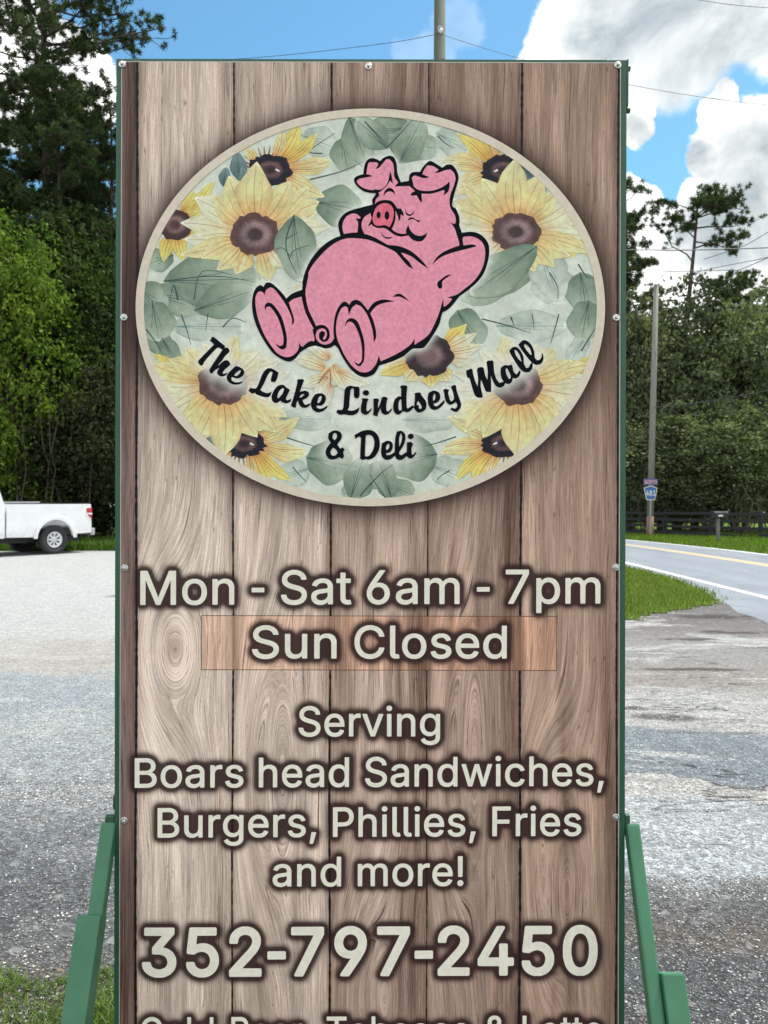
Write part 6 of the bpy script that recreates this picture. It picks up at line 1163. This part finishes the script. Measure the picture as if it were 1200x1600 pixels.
PDc, PMc, PLc = SF(160, 180, 166), SF(178, 195, 181), SF(192, 207, 193)
VD = SF(58, 82, 76)
def leaf(x0, y0, x1, y1, w, dark=1, kind='leaf', bend=0., seed=0):
    c = (GD, GM, GL_) if dark == 1 else ((PDc, PMc, PLc) if dark == 0 else (SF(74, 98, 104), SF(92, 118, 122), SF(120, 142, 144)))
    petal(leafs, (x0, y0), (x1, y1), w, *c, bend, seed, kind, True, VD if dark else SF(110, 138, 130)); leafs.flush('leaf_print')
def rleaf(cx, cy, rx, ry, ang=0, dark=1, seed=0):
    a = math.radians(ang); leaf(cx - rx * math.cos(a), cy - rx * math.sin(a), cx + rx * math.cos(a), cy + rx * math.sin(a), ry, dark, 'round', 0, seed)
k_ = 0
for args in [(495, 222, 30, 24, 20, 0), (703, 222, 30, 22, 30, 0), (700, 738, 30, 26, 20, 0), (453, 742, 30, 22, 160, 0), (323, 511, 58, 22, 0, 0), (828, 509, 56, 24, 0, 0), (862, 446, 30, 34, 80, 0), (475, 655, 46, 18, 0, 0), (668, 656, 42, 20, 0, 0),
             (250, 540, 30, 20, 50, 1), (900, 545, 26, 16, 120, 0), (590, 225, 34, 26, 10, 0), (470, 500, 40, 18, 20, 0), (735, 440, 30, 20, 10, 0)]:
    k_ += 1; rleaf(*args[:5], args[5], k_)
for args in [(535, 242, 27, 22, 80, 1), (526, 322, 38, 31, 10, 1), (643, 228, 40, 25, 5, 1), (600, 205, 40, 22, 170, 1), (247, 407, 22, 18, 160, 1), (275, 468, 42, 27, 10, 1), (232, 468, 30, 26, 40, 1), (240, 503, 32, 30, 80, 1), (909, 458, 34, 28, 80, 1), (911, 500, 32, 27, 100, 1),
             (728, 514, 34, 28, 60, 1), (513, 722, 38, 34, 10, 1), (643, 716, 38, 35, 170, 1), (590, 745, 30, 20, 10, 1), (555, 765, 26, 16, 160, 1), (622, 765, 26, 18, 20, 1), (265, 555, 30, 16, 60, 1)]:
    k_ += 1; rleaf(*args[:5], args[5], k_)
leaf(541, 183, 572, 262, 24, 1, seed=40); leaf(620, 255, 655, 186, 26, 1, seed=41); leaf(602, 232, 552, 186, 22, 1, seed=42); leaf(545, 780, 566, 712, 20, 1, seed=43); leaf(610, 780, 588, 715, 20, 1, seed=44)
leaf(252, 440, 405, 436, 46, 1, seed=45); leaf(300, 486, 398, 452, 28, 1, seed=52); leaf(836, 382, 718, 470, 40, 1, seed=46); leaf(838, 384, 872, 470, 30, 0, seed=47)
for pts, w in [([(500, 240), (480, 236), (520, 208)], 2), ([(480, 281), (530, 268), (565, 252)], 2.2), ([(566, 190), (590, 215), (612, 238)], 2.4), ([(600, 232), (625, 205), (640, 188)], 2.2), ([(255, 440), (330, 432), (395, 441)], 2.2), ([(300, 470), (312, 425), (360, 430)], 1.8),
               ([(275, 470), (268, 446), (262, 474)], 3), ([(280, 492), (290, 520), (295, 540)], 2), ([(345, 512), (360, 498), (382, 504)], 2.2), ([(322, 490), (318, 518)], 1.5), ([(225, 515), (240, 535), (252, 555)], 2.4), ([(750, 498), (790, 508), (826, 520)], 2.2), ([(795, 495), (800, 508)], 3), ([(828, 490), (832, 515)], 1.6), ([(870, 490), (862, 520), (857, 536)], 2),
               ([(905, 548), (922, 520), (930, 508)], 2.4), ([(445, 684), (470, 692), (492, 698)], 2.2), ([(710, 682), (680, 692), (655, 698)], 2.2), ([(560, 775), (590, 742), (612, 725)], 2.4), ([(600, 778), (575, 742)], 2), ([(455, 730), (465, 742), (475, 752)], 2), ([(700, 735), (688, 742), (680, 750)], 2), ([(680, 212), (690, 222), (705, 232)], 2), ([(855, 425), (868, 448), (868, 470)], 2), ([(900, 412), (912, 430), (920, 434)], 2.4)]:
    stroke(leafs, pts, w, .7, VD)
leafs.flush('stem_print')
# flowers: relative petal lists (tip dx, dy, half width, tone 0 pale /1 sunny /2 strong)
BIG = [(-118, -18, 15, 0), (-112, 8, 14, 0), (-96, -58, 17, 0), (-118, 32, 12, 1), (-85, 38, 14, 1), (100, -52, 17, 1), (96, -36, 14, 1), (118, -12, 13, 0), (104, 18, 14, 0), (92, 36, 12, 0), (-30, 62, 16, 1), (22, 76, 12, 1), (60, 52, 14, 0), (-60, 56, 13, 1),
       (62, -74, 16, 1), (-66, -62, 14, 1), (84, -76, 14, 1), (-42, -92, 19, 1), (54, -84, 19, 1), (2, -114, 22, 1)]
def bigflower(c, rx, ry, fx, fy, seed, skip=()):
    for q, (dx, dy, w, tn_) in enumerate(BIG):
        if q in skip: continue
        cols = [(WB, WM, WT), (YB, YM_, YT), (SB, SM_, ST)][tn_]; L = math.hypot(dx, dy); ux, uy = dx / L * fx, dy / L * fy
        petal(flowers, (c[0] + ux * rx * .72, c[1] + uy * ry * .72), (c[0] + dx * fx, c[1] + dy * fy), w * 1.28, *cols, .04 * (-1) ** q, seed + q, 'petal', True, VB)
    disc(flowers, c, rx, ry, [SF(66, 52, 54), SF(76, 60, 62), SF(150, 130, 130), SF(112, 92, 92), SF(84, 66, 66), SF(92, 70, 62)], seed); flowers.flush('sunflower_print')
DARKF = [(46, -76, 15, 2), (20, -66, 10, 1), (74, -58, 11, 2), (98, -16, 14, 1), (86, 42, 15, 1), (60, 22, 10, 1), (-40, -34, 9, 1), (96, -8, 8, 1), (60, 60, 9, 1)]
def darkflower(c, rx, ry, fx, fy, seed):
    for q in range(16):
        a = -math.pi * (.05 + .9 * q / 15); stroke(flowers, [(c[0] + fx * rx * .8 * math.cos(a), c[1] + fy * ry * .8 * math.sin(a)), (c[0] + fx * rx * 1.45 * math.cos(a + .1), c[1] + fy * ry * 1.55 * math.sin(a + .1))], 4, 1, SF(150, 108, 78))
    for q, (dx, dy, w, tn_) in enumerate(DARKF):
        cols = [(WB, WM, WT), (YB, YM_, YT), (SB, SM_, ST)][tn_]; L = math.hypot(dx, dy); ux, uy = dx / L * fx, dy / L * fy
        petal(flowers, (c[0] + ux * rx * .85, c[1] + uy * ry * .85), (c[0] + dx * fx, c[1] + dy * fy), w, *cols, .06, seed + q, 'petal', True, VB)
    disc(flowers, c, rx, ry, [SF(30, 30, 40), SF(74, 54, 58), SF(110, 86, 84), SF(34, 32, 42), SF(28, 28, 40), SF(40, 34, 42)], seed, .12)
    stroke(flowers, [(c[0] + fx * 9, c[1] - 1), (c[0] + fx * 15, c[1] + 2)], 3.4, 2, SF(222, 220, 214), 3); flowers.flush('sunflower_print')
darkflower((418, 266), 35, 24, 1, 1, 100); darkflower((783, 266), 35, 24, -1, 1, 120); darkflower((379, 694), 33, 22, 1, -1, 140); darkflower((783, 692), 33, 22, -1, -1, 160)
# bluish leaves beside the dark flowers
for a_ in [(372, 284, 366, 238, 13), (345, 292, 350, 262, 9), (385, 294, 374, 262, 9), (813, 262, 838, 286, 10), (822, 270, 850, 300, 8), (330, 690, 312, 664, 11), (350, 702, 322, 676, 10), (835, 700, 856, 666, 11), (822, 705, 838, 674, 9)]:
    petal(flowers, a_[:2], a_[2:4], a_[4], SF(74, 98, 104), SF(94, 120, 124), SF(120, 142, 144), 0, 7, 'leaf', True, VD); flowers.flush('leaf_print')
# side flowers cut by the border
for c, f in (((270, 350), 1), ((905, 345), -1)):
    for dx, dy, w in ((62, -68, 10), (30, -52, 9), (-18, 60, 12), (14, 58, 12), (50, 34, 10), (40, -20, 10)):
        L = math.hypot(dx, dy); petal(flowers, (c[0] + f * dx / L * 18, c[1] + dy / L * 18), (c[0] + f * dx, c[1] + dy), w, SB, SM_, ST, .05, 9, 'petal', True, VB)
disc(flowers, (270, 352), 28, 24, [SF(70, 55, 58), SF(90, 66, 68), SF(140, 112, 112), SF(84, 64, 64), SF(70, 52, 52), SF(66, 50, 48)], 5); flowers.flush('sunflower_print')
for c, f in (((258, 580), 1), ((900, 580), -1)):
    for dx, dy, w in ((-22, -26, 8), (-28, 0, 9), (-14, 18, 8)):
        petal(flowers, (c[0] + f * 14, c[1]), (c[0] + f * dx, c[1] + dy), w, SB, SM_, ST, .05, 9, 'petal', True, VB); flowers.flush('petal_print')
flowers.flush('petal_print'); bigflower((395.7, 367), 39, 33, 1, 1, 200); bigflower((802.5, 362), 39, 30, -1, 1, 230); bigflower((345.5, 600), 38, 34, 1, -1, 260); bigflower((806, 600), 38, 34, -1, -1, 290)
# lower middle flower behind the pig, and the pale petals left of it
for dx, dy, w, tn_ in ((58, -50, 12, 2), (74, -36, 11, 0), (70, 4, 12, 0), (4, 50, 14, 2), (-38, 40, 14, 1), (-78, 30, 14, 2), (34, 40, 12, 1), (84, -18, 10, 0)):
    cols = [(WB, WM, WT), (YB, YM_, YT), (SB, SM_, ST)][tn_]; L = math.hypot(dx, dy)
    petal(flowers, (668 + dx / L * 28, 556 + dy / L * 26), (668 + dx, 556 + dy), w, *cols, .04, 7, 'petal', True, VB)
disc(flowers, (668, 556), 37, 33, [SF(120, 96, 96), SF(112, 92, 94), SF(128, 108, 108), SF(70, 56, 62), SF(52, 44, 50), SF(50, 42, 46)], 17); flowers.flush('sunflower_print')
for b0, t0, w in (((512, 560), (470, 530), 13), ((505, 575), (455, 560), 12), ((516, 575), (490, 620), 11), ((518, 570), (545, 612), 12), ((510, 590), (470, 605), 11), ((525, 580), (575, 600), 12), ((515, 600), (505, 640), 9), ((468, 445), (455, 470), 8)):
    petal(flowers, b0, t0, w, WB, WM, WT, .05, 3, 'petal', True, SF(170, 130, 100)); flowers.flush('petal_print')
stroke(flowers, [(494, 600), (512, 578), (514, 604), (524, 602)], 2.5, 1, SF(150, 104, 84))
flowers.flush('petal_print')
# front leaves over the petals
for a_ in [(456, 336, 470, 442, 32, 50), (452, 420, 402, 398, 0, 51)]:
    if a_[4]: petal(flowers, a_[:2], a_[2:4], a_[4], GD, GM, GL_, .04, a_[5], 'leaf', True, VD)
stroke(flowers, [(456, 338), (444, 372), (446, 398), (460, 428)], 2.6, 1, VD); stroke(flowers, [(444, 374), (462, 364)], 1.8, .8, VD); stroke(flowers, [(449, 405), (456, 392), (480, 384)], 1.8, .8, VD); stroke(flowers, [(449, 400), (438, 388), (424, 392)], 1.8, .8, VD)
flowers.flush('leaf_print'); petal(flowers, (836, 384), (730, 462), 30, GD, GM, GL_, 0, 61, 'leaf', True, VD)
def art_mat():
    n = new_mat('watercolour_print'); v = obj_vec(n); c = attr(n, 'col')
    a = n.noise(v, 55, 5, .7); b = n.noise(v, 16, 6, .65, .5); d_ = n.noise(v, 170, 3, .6)
    kk = n.math('MULTIPLY', n.rng(a, .3, .7, .87, 1.11), n.rng(b, .3, .7, .86, 1.12)); kk = n.math('MULTIPLY', kk, n.rng(d_, .62, .72, 1, .90))
    n.put(n.b.inputs['Base Color'], n.scale(c, n.comb(kk, kk, kk))); n.b.inputs['Roughness'].default_value = .5; n.b.inputs['Specular IOR Level'].default_value = .2; return n.m
M_art = art_mat()
og.build('oval_ground', M_art, sign); leafs.flush('leaf_print'); flowers.flush('leaf_print')
for nm_, ac_ in leafs.done + flowers.done: tag(ac_.build(nm_, M_art, sign), kind='stuff' if nm_ in ('stem_print',) else None)
# ivory ring
zr_ = art_z[0] + .02; print('ART DEPTH mm', zr_)
rg_ = Acc(); AA = np.linspace(0, 2 * np.pi, 180, endpoint=False)
Pi = np.c_[EC[0] + AIN * np.cos(AA), EC[1] + BIN * np.sin(AA)]; Po = np.c_[EC[0] + EA * np.cos(AA), EC[1] + EB * np.sin(AA)]
i = np.arange(180); j = (i + 1) % 180; T = np.concatenate([np.stack([i, 180 + i, 180 + j], 1), np.stack([i, 180 + j, j], 1)])
link('ivory_ring', mesh_np('ivory_ring', locn(np.concatenate([Pi, Po]), zr_), T), M_ring, sign)
# pig
def inkfill(acc, pts, z, corner=50, k=3): V, T = fill([smooth_loop(pts, corner, k)], z); acc.add(V, T, (0, 0, 0))
a_ = Acc(); V, T = fill([sil], zr_ + .015); a_.add(V, T, (0, 0, 0)); a_.build('pig_outline', M_ink, sign)
a_ = Acc()
for p_ in (pink_main, pink_arm, pink_leg): inkfill(a_, p_, zr_ + .03)
a_.build('pig_body', M_pink_ink, sign)
for q, p_ in enumerate(ink): a_ = Acc(); inkfill(a_, p_, zr_ + .045 + .004 * q); a_.build('pig_ink_line', M_ink, sign)
zz = zr_ + .13
a_ = Acc(); inkfill(a_, snout, zz); a_.build('pig_snout', M_snout, sign)
a_ = Acc(); inkfill(a_, ell('R1', 510, 797, 24, 40), zz + .015); inkfill(a_, ell('R1', 608, 803, 28, 50), zz + .015); a_.build('pig_nostrils', M_ink, sign)
# script title
st_o = link('script_title', None, None, sign)
for q, loops in enumerate(GL): V, T = fill(loops, zz + .02 + .003 * q); link('letter', mesh_np('letter', V, T), M_ink, st_o)

# ---- frame, bolts, legs
def green_mat(name, c, var=.1):
    n = new_mat(name); v = obj_vec(n); a = n.noise(v, 9, 6, .65); b = n.noise(v, 60, 4, .7)
    col = n.mix(n.rng(a, .35, .65), tuple(np.array(c) * .88), tuple(np.array(c) * 1.1)); col = n.mix(n.rng(b, .66, .75, 0, .5), col, (.05, .06, .05))
    n.put(n.b.inputs['Base Color'], col); n.b.inputs['Roughness'].default_value = .42; bump(n, a, .05, .002); return n.m
M_green = green_mat('green_enamel', (.030, .100, .055)); M_green_lit = green_mat('green_enamel_leg_lit', (.042, .165, .085))  # leg copy is lighter: stronger light on the slanted legs put into the colour
fx0 = (176.0 - CX) * KP; fx1 = (976.5 - CX) * KP; ztop = EYE + (HZ - 90.3) * KP; zbot = EYE + (HZ - 1700) * KP
pw = .045
MB().box(fx0, fx0 + pw, .0045, .050, 0.0, ztop - .0005).build('frame_post', M_green, sign, .003)
MB().box(fx1 - pw, fx1, .0045, .050, 0.0, ztop - .0005).build('frame_post', M_green, sign, .003)
MB().box(fx0 + pw + .0005, fx1 - pw - .0005, .0045, .050, ztop - .045, ztop).build('frame_rail', M_green, sign, .003)
MB().box(fx0 + pw + .0005, fx1 - pw - .0005, .0045, .050, zbot, zbot + .045).build('frame_rail', M_green, sign, .003)
MB().box(fx0 + pw + .0005, fx1 - pw - .0005, .012, .045, 1.35, 1.39).build('frame_rail', M_green, sign, .003)
# corner plate with two side bolts, top right
zc1 = EYE + (HZ - 89) * KP; zc2 = EYE + (HZ - 172) * KP
MB().prism([(.006, zc1), (.05, zc1), (.05, zc2), (.012, zc2 + .012), (.006, zc2 + .02)], fx1 + .0005, fx1 + .0045, 'x').build('corner_plate', M_green, sign, .001)
for y in (99, 165):
    z = EYE + (HZ - y) * KP; MB().tube([(fx1 + .0046, .02, z), (fx1 + .0115, .02, z)], .0075, 6, True, False).build('side_bolt', M_green, sign)
M_bolt = simple('zinc_bolt', (.62, .62, .60), .32, .85, .2, 200)
bp = None
for bx, by in [(187, 101.5), (571.5, 104), (961, 101), (190.5, 497), (959.5, 495.5), (193, 888.5), (960, 885.5), (193, 1283), (961, 1276), (187, 1660), (961, 1655)]:
    p = loc2(bx, by, 0)
    bo = MB(); bo.tube([(0, -.0024, 0), (0, -.0062, 0), (0, -.0078, 0)], [.0042, .0040, .0022], 6, True, False)
    if bp is None:
        bp = bo.build('bolt', M_bolt, sign); wv_ = MB(); wv_.tube([(0, -.0004, 0), (0, -.0018, 0), (0, -.0023, 0)], [.0088, .0086, .0068], 20, True, True); bw = wv_.build('washer', M_bolt, bp); o = bp
    else:
        o = bp.copy(); COL.objects.link(o); o.parent = sign; w2 = bw.copy(); COL.objects.link(w2); w2.parent = o
    o.location = p; o.rotation_euler = (0, random.uniform(0, 1), 0)
# forward bracing legs beside each post
def leg(xa, xb, sa, sb, zsl, name='brace_leg'):
    """inclined brace in front of the post: upper arm between xa..xb, outer sleeve sa..sb below height zsl"""
    SX = sign.location.x
    def yz(z): return -(.50 * (.775 - z))
    dirn = Vector((0, -.50 * 1, -1)).normalized(); nf = Vector((0, -1, .50)).normalized(); t = .034
    def slab(x0, x1, z0, z1, th, front, taper=0):
        mb = MB(); vs = []
        for z in (z0, z1):
            c = Vector((0, yz(z), z)) + nf * front
            for (x, k) in ((x0, 0), (x1, 0), (x1, -th), (x0, -th)): vs.append((x, *(c + nf * k)[1:3]))
        mb._add(vs, [(0, 1, 2, 3), (7, 6, 5, 4), (0, 4, 5, 1), (1, 5, 6, 2), (2, 6, 7, 3), (3, 7, 4, 0)]); return mb
    slab(xa, xb, .02, .775, t, 0).build(name, M_green_lit, sign, .006)
    slab(sa, sb, .0, zsl, .052, .014).build('leg_sleeve', M_green_lit, sign, .004)
    MB().box(min(xa, sa) - .02, max(xb, sb) + .02, yz(0) - .09, yz(0) + .05, 0, .008).build('foot_plate', M_green_lit, sign)
SXo = sign.location.x
leg(-.682 - SXo, -.647 - SXo, -.700 - SXo, -.646 - SXo, .598)
leg(.5805 - SXo, .6125 - SXo, .6135 - SXo, .664 - SXo, .498)
zh = EYE + (HZ - 1266) * KP
MB().tube([(fx0 - .010, .045, zh - .015), (fx0 - .010, .045, zh + .018)], .006, 10).build('hinge_pin', M_black, sign, 0)
MB().box(fx0 - .022, fx0 - .0005, .004, .018, zh - .05, zh - .018).build('hinge_lug', M_green, sign, .002)
MB().box(fx1 + .0005, fx1 + .012, .004, .018, zh - .05, zh - .012).build('hinge_lug', M_green, sign, .002)
# rust-brown lump on the top rail
wn = MB(); wn.prism([(-.010, 0), (-.009, .004), (-.003, .0085), (.003, .0080), (.009, .003), (.013, 0)], -.008, .008, 'y')
o = wn.build('wasp_nest', simple('clay', (.26, .12, .09), .95, 0, .3, 200), None, .0015)
o.location = (sign.location.x + (692 - CX) * KP, D + .025, ztop + .0008); tag(o, 'small rust-brown lump on the top edge of the sign frame', 'lump')
